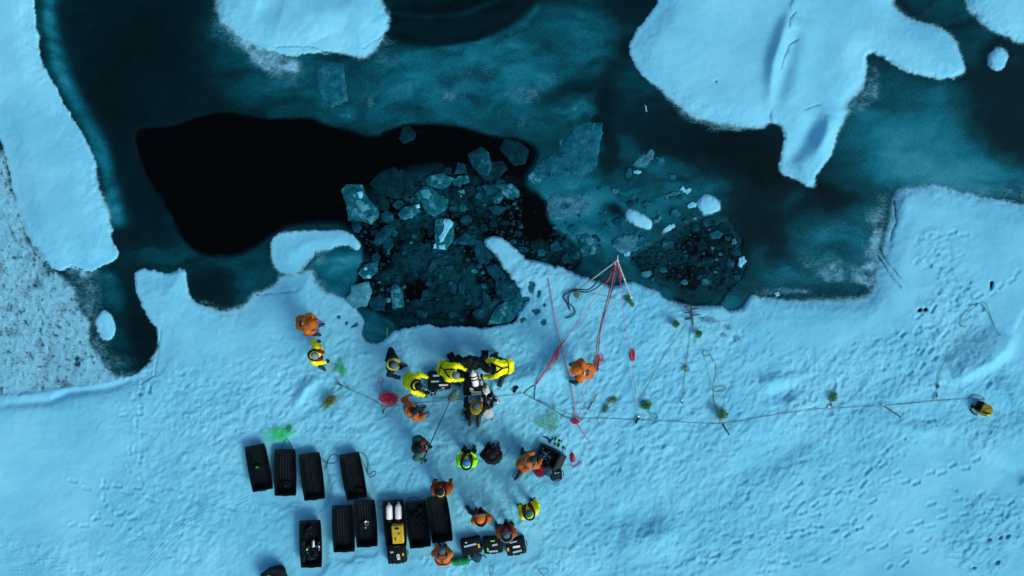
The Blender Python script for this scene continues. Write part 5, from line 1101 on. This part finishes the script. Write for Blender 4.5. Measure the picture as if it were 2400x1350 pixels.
# ================================================================== people
TAGS = {'skin': 0, 'top': 1, 'legs': 2, 'boot': 3, 'glove': 4}
def surface_nets(F, org, h):
    s_ = F < 0
    c8 = [(i, j, k_) for i in (0, 1) for j in (0, 1) for k_ in (0, 1)]
    A = [s_[i:s_.shape[0]-1+i, j:s_.shape[1]-1+j, k_:s_.shape[2]-1+k_] for i, j, k_ in c8]
    al = np.logical_and.reduce(A); an = np.logical_or.reduce(A); act = an & ~al
    ii = np.argwhere(act); vid = -np.ones(act.shape, np.int64); vid[act] = np.arange(len(ii))
    V = np.stack([F[ii[:, 0]+i, ii[:, 1]+j, ii[:, 2]+k_] for i, j, k_ in c8], 1)
    acc = np.zeros((len(ii), 3)); cnt = np.zeros(len(ii)); C8 = np.array(c8, float)
    for a in range(8):
        for b in range(a+1, 8):
            if np.abs(C8[a]-C8[b]).sum() != 1: continue
            va, vb = V[:, a], V[:, b]; m = (va < 0) != (vb < 0); t = np.where(m, va/np.where(m, va-vb, 1), 0)
            acc += np.where(m[:, None], C8[a]+(C8[b]-C8[a])*t[:, None], 0); cnt += m
    P = (ii+acc/cnt[:, None])*h+org
    faces = []
    for ax in range(3):
        sl0 = [slice(None)]*3; sl1 = [slice(None)]*3; sl0[ax] = slice(0, -1); sl1[ax] = slice(1, None)
        d = s_[tuple(sl0)] != s_[tuple(sl1)]; o1, o2 = [(1, 2), (2, 0), (0, 1)][ax]
        e = np.argwhere(d); e = e[(e[:, o1] > 0) & (e[:, o2] > 0) & (e[:, o1] < F.shape[o1]-1) & (e[:, o2] < F.shape[o2]-1)]
        inn = s_[e[:, 0], e[:, 1], e[:, 2]]
        u = np.zeros(3, int); u[o1] = 1; v = np.zeros(3, int); v[o2] = 1
        q = [e-u-v, e-v, e, e-u]; q = [vid[x[:, 0], x[:, 1], x[:, 2]] for x in q]
        f = np.stack(q, 1); f[~inn] = f[~inn][:, ::-1]; faces.append(f)
    return P, np.concatenate(faces)

def body_mesh(caps, mats, seed, h=.0135):
    pts = np.array([c[0] for c in caps]+[c[1] for c in caps]); rmax = max(max(c[2], c[3]) for c in caps)
    lo = pts.min(0)-.20; hi = pts.max(0)+.20; n = np.ceil((hi-lo)/h).astype(int)+1
    F = np.full(n, .3, np.float32)
    axs = [lo[i]+h*np.arange(n[i]) for i in range(3)]
    def dist(c, X_, Y_, Z_):
        a, b = np.array(c[0]), np.array(c[1]); e = b-a; L_ = (e**2).sum()+1e-12
        t = np.clip(((X_-a[0])*e[0]+(Y_-a[1])*e[1]+(Z_-a[2])*e[2])/L_, 0, 1)
        return np.sqrt((X_-a[0]-t*e[0])**2+(Y_-a[1]-t*e[1])**2+(Z_-a[2]-t*e[2])**2)-(c[2]+(c[3]-c[2])*t)
    for c in caps:
        k_ = c[5]; m = max(c[2], c[3])+k_+.05
        l = np.minimum(c[0], c[1])-m; u = np.maximum(c[0], c[1])+m
        s0 = [max(0, int((l[i]-lo[i])/h)) for i in range(3)]; s1 = [min(n[i], int((u[i]-lo[i])/h)+2) for i in range(3)]
        X_ = axs[0][s0[0]:s1[0], None, None]; Y_ = axs[1][None, s0[1]:s1[1], None]; Z_ = axs[2][None, None, s0[2]:s1[2]]
        d = dist(c, X_, Y_, Z_).astype(np.float32); sub = F[s0[0]:s1[0], s0[1]:s1[1], s0[2]:s1[2]]
        q = np.clip(.5+.5*(sub-d)/k_, 0, 1); F[s0[0]:s1[0], s0[1]:s1[1], s0[2]:s1[2]] = sub*(1-q)+d*q-k_*q*(1-q)
    P, Fc = surface_nets(F, lo, h)
    D = np.stack([dist(c, P[:, 0], P[:, 1], P[:, 2]) for c in caps], 1); tg = np.array([TAGS[c[4]] for c in caps])[D.argmin(1)]
    # cloth folds
    r_ = random.Random(seed); cl = (tg == 1)*1.0+(tg == 2)*.7; dsp = np.zeros(len(P))
    for i in range(5):
        w_ = np.array([r_.uniform(-1, 1) for _ in range(3)]); w_ = w_/np.linalg.norm(w_)*r_.uniform(22, 60); dsp += np.sin(P @ w_+r_.uniform(0, 6)+2*np.sin(P @ w_[[1, 2, 0]]*.3))*.0055
    ctr = P.mean(0); nrm = P-np.array([ctr[0], ctr[1], 0]); nrm[:, 2] = 0; nrm /= np.linalg.norm(nrm, axis=1)[:, None]+1e-6
    P = P+nrm*(dsp*cl)[:, None]
    me = bpy.data.meshes.new('body'); me.vertices.add(len(P)); me.vertices.foreach_set('co', P.astype(np.float32).reshape(-1))
    me.loops.add(len(Fc)*4); me.loops.foreach_set('vertex_index', Fc.reshape(-1).astype(np.int32)); me.polygons.add(len(Fc))
    me.polygons.foreach_set('loop_start', np.arange(0, len(Fc)*4, 4, dtype=np.int32)); me.polygons.foreach_set('loop_total', np.full(len(Fc), 4, np.int32))
    ft = np.sort(tg[Fc], 1)[:, 1]; me.polygons.foreach_set('material_index', ft.astype(np.int32)); me.polygons.foreach_set('use_smooth', np.ones(len(Fc), bool))
    for m_ in mats: me.materials.append(m_)
    me.update(calc_edges=True); me.validate(); return me

def ik(a, b, l1, l2, pole):
    a, b, pole = Vector(a), Vector(b), Vector(pole); d = b-a; L_ = min(d.length, (l1+l2)*.995); u = d.normalized(); b = a+u*L_
    x = (l1*l1-l2*l2+L_*L_)/(2*L_); hh = math.sqrt(max(l1*l1-x*x, 0)); p = pole-u*pole.dot(u); p = p.normalized() if p.length > 1e-5 else u.orthogonal()
    return a+u*x+p*hh, b

def person(label, head, face, top, legs=M_TROUS, hat=M_BLACKF, lean=8, hip=.92, hl=None, hr=None, fl=None, fr=None, glove=M_GLOVE, boot=M_BOOT, vest=None, vest2=None,
           collar=None, hood=None, ruff=None, straps=None, patches=(), headlean=None, seated=False, kneel=False, seed=0, fins=False, gear=None, open_coat=False, mask=False, bulk=1.06):
    fa = R(face); rot = Matrix.Rotation(fa, 3, 'Z'); inv = rot.transposed(); ln = R(lean); hln = R(headlean if headlean is not None else lean*.75+8)
    u = Vector((math.sin(ln), 0, math.cos(ln))); f = Vector((math.cos(ln), 0, -math.sin(ln))); y = Vector((0, 1, 0))
    pel = Vector((-.22*math.sin(ln) if not (seated or kneel) else 0, 0, hip))
    T_ = lambda a, b, c: pel+f*a+y*b+u*c
    neck = T_(0, 0, .54); hu = Vector((math.sin(hln), 0, math.cos(hln))); hf = Vector((math.cos(hln), 0, -math.sin(hln))); hc = neck+hu*.16+hf*.025
    g0 = gz(*head); hz = hc.z+g0; hw_ = W(head[0], head[1], hz); root = Vector((hw_.x, hw_.y, g0))-rot @ Vector((hc.x, hc.y, 0)); root.z = g0
    o = thing('person', label, 'person', root, fa, 'people working on the ice')
    loc = lambda p, z_: inv @ (W(p[0], p[1], z_+g0)-root)
    caps = []; add = lambda a, b, ra, rb, t, k_=.04: caps.append((tuple(a), tuple(b), ra, rb, t, k_))
    # head with face
    add(hc-hu*.02, hc+hu*.035, .088, .092, 'skin', .03); add(hc-hu*.075+hf*.035, hc-hu*.03+hf*.03, .052, .068, 'skin', .03)
    add(hc+hf*.088, hc+hf*.108-hu*.035, .012, .018, 'skin', .012); add(neck-u*.06, hc-hu*.05, .062, .056, 'skin', .02)
    for s_ in (-1, 1): add(hc+y*s_*.092-hu*.01, hc+y*s_*.096-hu*.035-hf*.008, .016, .012, 'skin', .01)
    # trunk in a padded jacket
    bk = bulk; add(T_(0, -.075, .02), T_(0, .075, .02), .155*bk, .155*bk, 'top'); add(T_(.01, -.07, .22), T_(.01, .07, .22), .150*bk, .150*bk, 'top', .06); add(T_(0, -.11, .38), T_(0, .11, .38), .145*bk, .145*bk, 'top', .06)
    add(T_(-.01, -.18, .465), T_(-.01, .18, .465), .098, .098, 'top', .06); add(T_(-.01, 0, .50), T_(-.005, 0, .56), .10, .078, 'top', .04)
    # legs
    for s_, ft, nm in ((1, fl, 'l'), (-1, fr, 'r')):
        hp = T_(0, s_*.095, -.02)
        if ft is not None: fp = loc(ft[:2], .03); fyaw = R(ft[2]) if len(ft) > 2 else s_*.2; fz = ft[3] if len(ft) > 3 else 0
        else:
            fz = 0; fyaw = s_*.22
            fp = Vector((.10, s_*.14, 0)) if not kneel else Vector((-.36, s_*.13, 0))
            if kneel: fyaw = 0
        an = Vector((fp.x-.07*math.cos(fyaw), fp.y-.07*math.sin(fyaw), .10+fz))
        pole = (1, s_*.25, .2) if not kneel else (1, 0, -.8)
        kn, an = ik(hp, an, .44, .43, pole)
        if kneel and kn.z < .09: kn.z = .09
        add(hp, kn, .108, .078, 'legs'); add(kn, an, .078, .064, 'legs', .03); add(kn.lerp(an, .55), an, .078, .072, 'boot', .02)
        tp = Vector((math.cos(fyaw), math.sin(fyaw), 0))
        if kneel and ft is None: add(an, an-Vector((.02, 0, 0))-Vector((.14, 0, .03)), .055, .045, 'boot', .02)
        else:
            hz_ = max(an.z-.055, .05); a_ = Vector((an.x, an.y, hz_)); add(a_-tp*.055, a_+tp*.09, .052, .052, 'boot', .03); add(a_+tp*.07, a_+tp*.165, .052, .044, 'boot', .03)
            add(a_-tp*.06+Vector((0, 0, -.02)), a_-tp*.03+Vector((0, 0, .05)), .05, .055, 'boot', .03)
        if fins:
            fb = MB(); A_ = Vector((an.x, an.y, .12))+tp*.08; nrm_ = Vector((-tp.y, tp.x, 0)); vs = []
            for j in range(9):
                t = j/8; wd = .07+.045*math.sin(min(t*1.7, 1.57)); c_ = A_+tp*(.05+.46*t)+Vector((0, 0, .05+.10*math.sin(t*1.6)))
                for i in range(7): q = -1+i/3; vs.append(c_+nrm_*wd*q+Vector((0, 0, .012 if abs(q) > .9 or i == 3 else 0)))
            fs = [(j*7+i, j*7+i+1, (j+1)*7+i+1, (j+1)*7+i) for j in range(8) for i in range(6)]; n0 = len(vs); vs += [v-Vector((0, 0, .014)) for v in vs]; fs += [tuple(n0+i for i in f_[::-1]) for f_ in fs]
            fb.add(vs, fs); fb.tube([A_-tp*.03, A_+tp*.06+Vector((0, 0, .05))], [.075, .07], 10, flat=.7); fb.build('swim_fin', M_RUBBER, o)
        if nm == 'l': kl = kn
    # jacket skirt following the thighs
    if not seated: add(T_(0, -.085, -.10), T_(0, .085, -.10), .150, .150, 'top', .05)
    # arms and gloved hands
    for s_, hd in ((1, hl), (-1, hr)):
        sh = T_(-.01, s_*.205, .455)
        if hd is None: tgt = T_(.16, s_*.24, -.06)
        elif len(hd) == 4: tgt = Vector(hd[:3])
        else: tgt = loc(hd[:2], hd[2])
        el, wr = ik(sh, tgt, .30, .26, (-.5, s_*.40, -.6)); d = (wr-el).normalized()
        add(sh, el, .092, .080, 'top'); add(el, wr-d*.02, .078, .060, 'top', .03); add(wr-d*.03, wr+d*.01, .046, .040, 'glove', .01)
        inw = Vector((0, -s_, 0)); side = d.cross(Vector((0, 0, 1))); side = side.normalized() if side.length > .2 else inw; dn = side.cross(d).normalized(); dn = dn if dn.z < 0 else -dn
        pc = wr+d*.035; add(pc-side*.022, pc-side*.022+d*.055, .026, .024, 'glove', .01); add(pc+side*.022, pc+side*.022+d*.055, .026, .024, 'glove', .01)
        for q in range(4):
            off = (-.039+.026*q); fl_ = (.036, .042, .040, .032)[q]; b0 = wr+d*.085+side*off; b1 = b0+d*fl_*.8+dn*fl_*.35; b2 = b1+d*fl_*.25+dn*fl_*.75
            add(b0, b1, .0155, .0145, 'glove', .004); add(b1, b2, .0145, .0125, 'glove', .004)
        th = side if (side.dot(inw) > 0) else -side; t0 = wr+d*.03+th*.03; t1 = t0+th*.035+d*.03; t2 = t1+d*.032+dn*.012
        add(t0, t1, .019, .017, 'glove', .006); add(t1, t2, .017, .014, 'glove', .004)
    me = body_mesh(caps, [M_SKIN, top, legs, boot, glove], seed+5)
    bo = bpy.data.objects.new('body', me); C.objects.link(bo); bo.parent = o
    HM = Matrix((hf, y, hu)).transposed()
    e = MB(); [e.ball(hc+hf*.083+y*s_*.032+hu*.012, .013, 8) for s_ in (-1, 1)]; e.build('eyes', M_RUBBER, o)
    e = MB(); e.tube([hc+hf*.083-hu*.062-y*.022, hc+hf*.090-hu*.060, hc+hf*.083-hu*.062+y*.022], .006, 5); e.build('mouth', mat('lip_red', (.30, .08, .07, 1)), o)
    if mask:
        e = MB(); e.box(hc+hf*.10+hu*.012, (.05, .15, .075), rot=HM, bev=.015); e.build('dive_mask', M_RUBBER, o)
    if hat and not (hood and hat == 'none'):
        e = MB(); prof = [(.108, -.022), (.112, -.005), (.114, .03), (.108, .04), (.104, .07), (.082, .105), (.05, .125), (.018, .134)]
        if fins or mask: prof = [(.075, -.10), (.098, -.07), (.106, -.02), (.107, .03), (.10, .07), (.078, .105), (.045, .125), (.015, .130)]
        e.lathe(prof, c=hc-hf*.008, M=HM, n=18); e.build('hat' if not (fins or mask) else 'neoprene_hood', hat, o)
    def shoe(m_, r_, nm, ex=0, flat=.75):
        b = MB(); P = [T_(.17+ex, .07, .22), T_(.165+ex, .095, .36), T_(.09, .125, .50), T_(-.02, .125, .575), T_(-.10-ex, .07, .60), T_(-.13-ex, 0, .605)]
        P = P+[Vector((p.x, -p.y, p.z)) for p in P[-2::-1]]; b.tube(cat([tuple(p) for p in P], 3), r_, 8, flat=flat); b.build(nm, m_, o)
    if vest: shoe(vest, .060, 'life_vest', .01)
    if vest2:
        for s_ in (-1, 1): b = MB(); b.tube(cat([tuple(T_(.20, s_*.09, .30)), tuple(T_(.17, s_*.115, .44)), tuple(T_(.07, s_*.135, .55))], 3), .056, 8, flat=.85); b.build('vest_lining', vest2, o)
    if collar:
        b = MB(); P = [T_(.07, .075, .53), T_(0, .10, .585), T_(-.07, .075, .62), T_(-.10, 0, .635)]; P = P+[Vector((p.x, -p.y, p.z)) for p in P[-2::-1]]; b.tube(cat([tuple(p) for p in P], 3), .032, 8); b.build('collar', collar, o)
    if hood == 'up':
        b = MB(); vs = []; NU_, NV_ = 18, 9
        for j in range(NV_+1):
            th = math.pi*.5*j/NV_*1.24
            for i in range(NU_):
                a = 2*math.pi*i/NU_; q = Vector((-math.cos(th)*.175+.03, math.sin(th)*math.cos(a)*.150, math.sin(th)*math.sin(a)*.160+.0)); vs.append(hc+HM @ q)
        fs = [(j*NU_+(i+1) % NU_, j*NU_+i, (j+1)*NU_+i, (j+1)*NU_+(i+1) % NU_) for j in range(NV_) for i in range(NU_)]
        n0 = len(vs); vs += [hc+(v-hc)*.90 for v in vs]; fs += [tuple(n0+i for i in f_[::-1]) for f_ in fs]; b.add(vs, fs); b.build('hood', top, o)
        b = MB(); ring = [tuple(hc+HM @ Vector((.10, math.cos(a)*.142, math.sin(a)*.155))) for a in [i*math.pi/9 for i in range(19)]]; b.tube(ring, .030, 8, caps=False); b.build('hood_ruff', ruff or top, o)
    elif hood:
        b = MB(); b.ball(T_(-.12, 0, .555), (.085, .135, .075), 14, M=Matrix((f, y, u)).transposed()); b.build('hood', hood, o)
        if ruff: b = MB(); P = [T_(.06, .12, .56), T_(-.04, .165, .57), T_(-.15, .13, .56), T_(-.205, 0, .555)]; P = P+[Vector((p.x, -p.y, p.z)) for p in P[-2::-1]]; b.tube(cat([tuple(p) for p in P], 4), .034, 8); b.build('hood_ruff', ruff, o)
    if straps:
        for s_ in (-1, 1):
            b = MB(); b.tube(cat([tuple(T_(*p)) for p in ((.13, s_*.12, .40), (.03, s_*.13, .56), (-.10, s_*.11, .545), (-.168, s_*.03, .40), (-.18, 0, .34))], 4), .024, 6, flat=.5); b.build('strap', straps, o)
        b = MB(); b.tube(cat([tuple(T_(*p)) for p in ((-.18, 0, .34), (-.182, 0, .20), (-.178, 0, .06))], 3), .016, 6, flat=.5); b.build('strap', straps, o)
        b = MB(); b.tube(cat([tuple(T_(.182*math.cos(a), .25*math.sin(a), .07)) for a in [i*.5236 for i in range(12)]], 3, closed=True), .018, 6, flat=.6); b.build('belt', straps, o)
    for (a, b_, c_, sx, sy, m_) in patches:   # back/shoulder patch: place in trunk frame, lying on the cloth
        b = MB(); Mx = Matrix((u, y, f)).transposed(); b.box(T_(a-.018, b_, c_), (sx, sy, .022), rot=Mx, bev=.006); b.build('patch', m_, o)
    if open_coat:
        for s_ in (-1, 1):
            b = MB(); vs = []
            for j in range(5):
                for i in range(3): vs.append(T_(.13+.11*i/2, s_*(.20+.055*i/2), .42-.12*j))
            fs = [(j*3+i, j*3+i+1, (j+1)*3+i+1, (j+1)*3+i) for j in range(4) for i in range(2)]; n0 = len(vs); vs += [v+y*s_*.02 for v in vs]; fs += [tuple(n0+i for i in f_[::-1]) for f_ in fs]; b.add(vs, fs); b.build('coat_flap', top, o)
    o['_root'] = 0; del o['_root']
    return o, rot, root, T_

VST = dict(vest=M_BLACKF, vest2=M_MAROON)
person('person in orange with hood up and blue gloves, leftmost of the camp, bending right', (731, 759), 0, M_ORANGE, lean=38, hood='up', hat=M_BLACKF, hl=(744, 751, .95), hr=(738, 776, .9), fr=(744, 784), fl=(752, 762), glove=M_BLUEG, seed=1, patches=((-.155, -.01, .28, .06, .20, M_BLACKF), (-.15, 0, .46, .10, .05, M_LABEL)))
person('person in a yellow jacket, grey hat and maroon vest, just below the leftmost orange person', (739, 834), -12, M_YELLOW, legs=M_BLACKF, hat=M_LGREY, lean=8, collar=M_YELLOW, hl=(746, 815, 1.0), hr=(762, 848, 1.0), fl=(744, 804, 40), fr=(757, 864, -30), seed=2, **VST)
person('diver in a black drysuit with a yellow harness ring, standing left of the equipment', (924, 856), -12, M_BLACKF, legs=M_BLACKF, hat=M_GREYH, lean=12, collar=M_BLACKF, hl=(908, 838, 1.15), hr=(930, 884, 1.0), fr=(946, 857, 10), fl=(926, 848), seed=3, vest=mat('dull_yellow_webbing', (.22, .25, .03, 1)))
person('person in yellow with a black hat and hood down, leaning over the long black case', (981, 905), -12, M_YELLOW, legs=M_BLACKF, hat=M_BLACKF, lean=30, collar=M_YELLOW, hl=(1000, 884, .9), hr=(997, 928, .8), fl=(975, 890), fr=(976, 915), seed=4, vest=M_BLACKF)
person('grey hatted person in yellow leaning right to help the seated diver', (1068, 880), -22, M_YELLOW, legs=M_TROUS, hat=M_LGREY, lean=36, collar=M_YELLOW, hl=(1090, 866, .9), hr=(1084, 890, .9), fl=(1062, 852), fr=(1078, 905), seed=5, straps=M_BLACKF)
person('person in yellow on the right of the seated diver, bent double to the left', (1146, 866), 183, M_YELLOW, legs=M_TROUS, hat=M_BLACKF, lean=46, hip=.80, hl=(1134, 882, .75), hr=(1132, 852, .8), fl=(1165, 903, -10), fr=(1156, 832, 20), collar=M_BLACKF, seed=6, straps=M_BLACKF, vest=M_BLACKF, vest2=M_MAROON)
person('seated diver in black with swim fins, head hooded, ringed by helpers', (1101, 840), 92, M_BLACKF, legs=M_BLACKF, hat=M_RUBBER, lean=24, headlean=10, hip=.55, seated=True, hl=(1086, 862, .7), hr=(1125, 858, .7), fl=(1074, 860, 28, .05), fr=(1136, 858, -4, .05), fins=True, boot=M_RUBBER, seed=7, straps=M_RUBBER)
person('black clad diver kneeling below the seated one, with a yellow and orange collar', (1116, 952), 80, M_BLACKF, legs=M_BLACKF, hat=M_GREYH, lean=14, hip=.50, kneel=True, collar=M_YBAG, hood=mat('dull_yellow_fabric', (.34, .30, .01, 1), rough=.85), hl=(1092, 936, .45), hr=(1136, 934, .55), seed=8, vest=M_YBAG, vest2=M_ORANGE)
person('person in an orange parka reaching up with a blue glove, left of the microphone pole', (971, 963), 22, M_ORANGE2, hat=M_BLACKF, lean=18, hood=M_ORANGE2, ruff=M_RUFF, hl=(960, 928, 1.25), hr=(999, 972, 1.0), fl=(992, 958), fr=(996, 974), glove=M_BLUEG, seed=9, patches=((-.10, -.20, .50, .05, .05, M_LABELW),))
person('person in a dark green parka holding the long microphone pole', (983, 1051), 5, M_DKGREEN, legs=M_DKGREEN, hat=M_BLACKF, lean=8, hl=(1004, 1043, 1.25), hr=(991, 1079, 1.05), fl=(988, 1040), fr=(990, 1056), seed=10, vest=M_BLACKF, vest2=M_MAROON)
P11 = person('person in a lime green jacket with a blue hat, seen from above', (1093, 1084), 88, M_LIME, hat=M_BLUEH, lean=4, collar=M_LIME, hl=(1084, 1060, 1.15), hr=(1103, 1062, 1.15), seed=11, **VST)
P12 = person('person all in black looking down at a camera, right of the lime green jacket', (1153, 1066), 90, M_BLACKF, legs=M_BLACKF, hat=M_BLACKF, lean=20, hood=M_BLACKF, hl=(1140, 1050, 1.1), hr=(1160, 1048, 1.1), seed=12, vest=M_BLACKF, vest2=M_MAROON)
person('person in orange kneeling at the open camera case', (1249, 1076), 52, M_ORANGE, hat=M_TROUS, lean=34, hip=.52, kneel=True, hood=M_ORANGE, ruff=M_RUFF, hl=(1250, 1062, .4), hr=(1268, 1078, .45), seed=13, fl=(1225, 1058, 40), patches=((-.14, -.02, .30, .07, .07, M_BLACKF), (-.13, -.14, .42, .05, .06, M_LABEL)))
person('person in an open orange coat with yellow collar, at the rightmost sled', (1032, 1152), 90, M_ORANGE2, hat=M_BLACKF, lean=2, collar=M_YLAB, fl=(1023, 1136), fr=(1042, 1138), seed=14, vest=M_BLACKF, vest2=M_MAROON, open_coat=True, hood=M_BLACKF)
person('person in orange striding with hood up and one leg stretched to the upper left', (1126, 1216), 98, M_ORANGE, hat=M_BLACKF, lean=14, hood='up', ruff=M_RUFF, hl=(1120, 1202, 1.1), hr=(1134, 1200, 1.1), fl=(1098, 1192, 25), fr=(1116, 1198), seed=15, vest=M_BLACKF, vest2=M_MAROON, patches=((-.155, -.06, .30, .06, .06, M_LABEL),))
person('person in orange with grey cap and wide grey fur hood, above three cases', (1187, 1252), 92, M_ORANGE2, hat=M_GREYH, lean=8, hood=M_BLACKF, ruff=M_RUFF, hl=(1180, 1232, 1.1), hr=(1190, 1230, 1.1), fl=(1164, 1231, 10), fr=(1198, 1231), seed=16, vest=M_BLACKF, vest2=M_MAROON, glove=M_DKGREEN)
person('person in yellow with a green hat, standing apart at the lower right of the camp', (1239, 1203), 112, M_YELLOW, hat=M_GREENH, lean=4, collar=M_YELLOW, fl=(1219, 1190, 20), fr=(1247, 1176, 0), seed=17, **VST)
person('person in orange with black back straps, bent over beside the green tube bag', (1036, 1290), 88, M_ORANGE, hat=M_GREYH, lean=40, hood=M_ORANGE, ruff=M_RUFF, hl=(1026, 1280, .8), hr=(1046, 1284, .8), fl=(1030, 1285), fr=(1044, 1285), seed=18, straps=M_BLACKF, patches=((-.16, .0, .46, .10, .05, M_LABEL),))
person('person in orange crouching alone between the red ropes, with a black back patch', (1351, 868), 168, M_ORANGE, hat=M_BLACKF, lean=34, hood='up', hl=(1350, 886, .8), hr=(1343, 852, 1.0), fl=(1340, 897, 0), fr=(1352, 862), glove=M_BLUEG, seed=19, patches=((-.16, .02, .34, .13, .18, M_TEALBAG), (-.13, .05, .50, .06, .11, M_LABEL)))
o = softbag(639, 1362, .74, .70, .40, 20, 'big round black rucksack cut off by the bottom edge, below the lone sled', M_BLACKF, 'rucksack')
b = MB(); b.tube(cat([(-.27, .20, .22), (-.10, .22, .37), (.10, .10, .41), (.28, -.05, .33)], 4), .03, 6, flat=.5); b.build('strap', M_DKGREEN, o)
b = MB(); b.box((-.02, .12, .412), (.05, .20, .02), rot=(0, 0, R(28))); b.box((.14, .05, .405), (.05, .08, .02), rot=(0, 0, R(20))); b.build('patch', M_LABEL, o)
b = MB(); b.tube([(-.30, .20, .18), (-.38, .26, .18), (-.42, .25, .12)], .02); b.build('buckle', M_RUBBER, o)
# hand-held cameras
def held_camera(px, py, z0, ang, label):
    q = W(px, py, z0); o = thing('camera', label, 'camera', q, R(ang))
    b = MB(); b.box((0, 0, 0), (.15, .10, .10), bev=.015); b.build('housing', M_RUBBER, o); b = MB(); b.lathe([(.04, .0), (.042, .09), (.03, .095)], c=(0, .04, 0), M=Matrix.Rotation(-1.57, 3, 'X')); b.build('lens', M_CASE2, o)
    for s_ in (-1, 1): b = MB(); b.tube([(s_*.07, -.03, 0), (s_*.13, -.02, .02), (s_*.13, .04, .05)], .014); b.build('grip', M_RUBBER, o)
    return o
held_camera(1093, 1058, 1.22, 0, 'black camera held out by the person in lime green'); held_camera(1146, 1046, 1.18, -10, 'camera with a pale rim held by the person in black'); held_camera(1127, 1199, 1.15, 5, 'small black camera held by the striding orange person')
held_camera(1186, 1228, 1.15, 0, 'dark camera held by the fur hooded orange person')
q = W(1156, 1050, 1.2); o = thing('monitor', 'grey monitor screen beside the camera of the person in black', 'monitor', q, (R(15), 0, R(10))); b = MB(); b.box((0, 0, 0), (.14, .20, .03), bev=.008); b.build('housing', M_CASE2, o); b = MB(); b.box((0, 0, .018), (.11, .16, .006)); b.build('screen', M_TEALBAG, o)
# boom microphone
pa = W(987, 1088, .95); pb = W(1055, 938, 1.95); o = thing('boom_microphone', 'furry grey microphone on a long black pole held over the snow', 'microphone', pa)
d = pb-pa; b = MB(); b.tube([(0, 0, 0), d*.33, d*.34, d*.66, d*.67, d], [.019, .019, .016, .016, .013, .013], 8); b.build('pole', M_RUBBER, o)
wm = W(1071, 916, 1.98)-pa; b = MB(); ax = (wm-d); M3 = ax.to_track_quat('Z', 'Y').to_matrix(); b.lathe([(.03, -.03), (.085, .03), (.105, .12), (.10, .26), (.075, .33), (.03, .38)], c=d, M=M3, n=18); ws = b.build('windshield', M_FUR, o)
r_ = random.Random(3); b = MB()
for i in range(420):
    a = r_.uniform(0, 6.28); hgt = r_.uniform(-.02, .36); rad = .10*math.sin(math.pi*min(max((hgt+.06)/.46, .05), .95))**.5; p = d+M3 @ Vector((rad*math.cos(a), rad*math.sin(a), hgt)); q = d+M3 @ Vector((rad*1.35*math.cos(a+.1), rad*1.35*math.sin(a+.1), hgt-.02)); b.tube([p, q], [.006, .001], 3)
b.build('fur', M_FUR, ws)
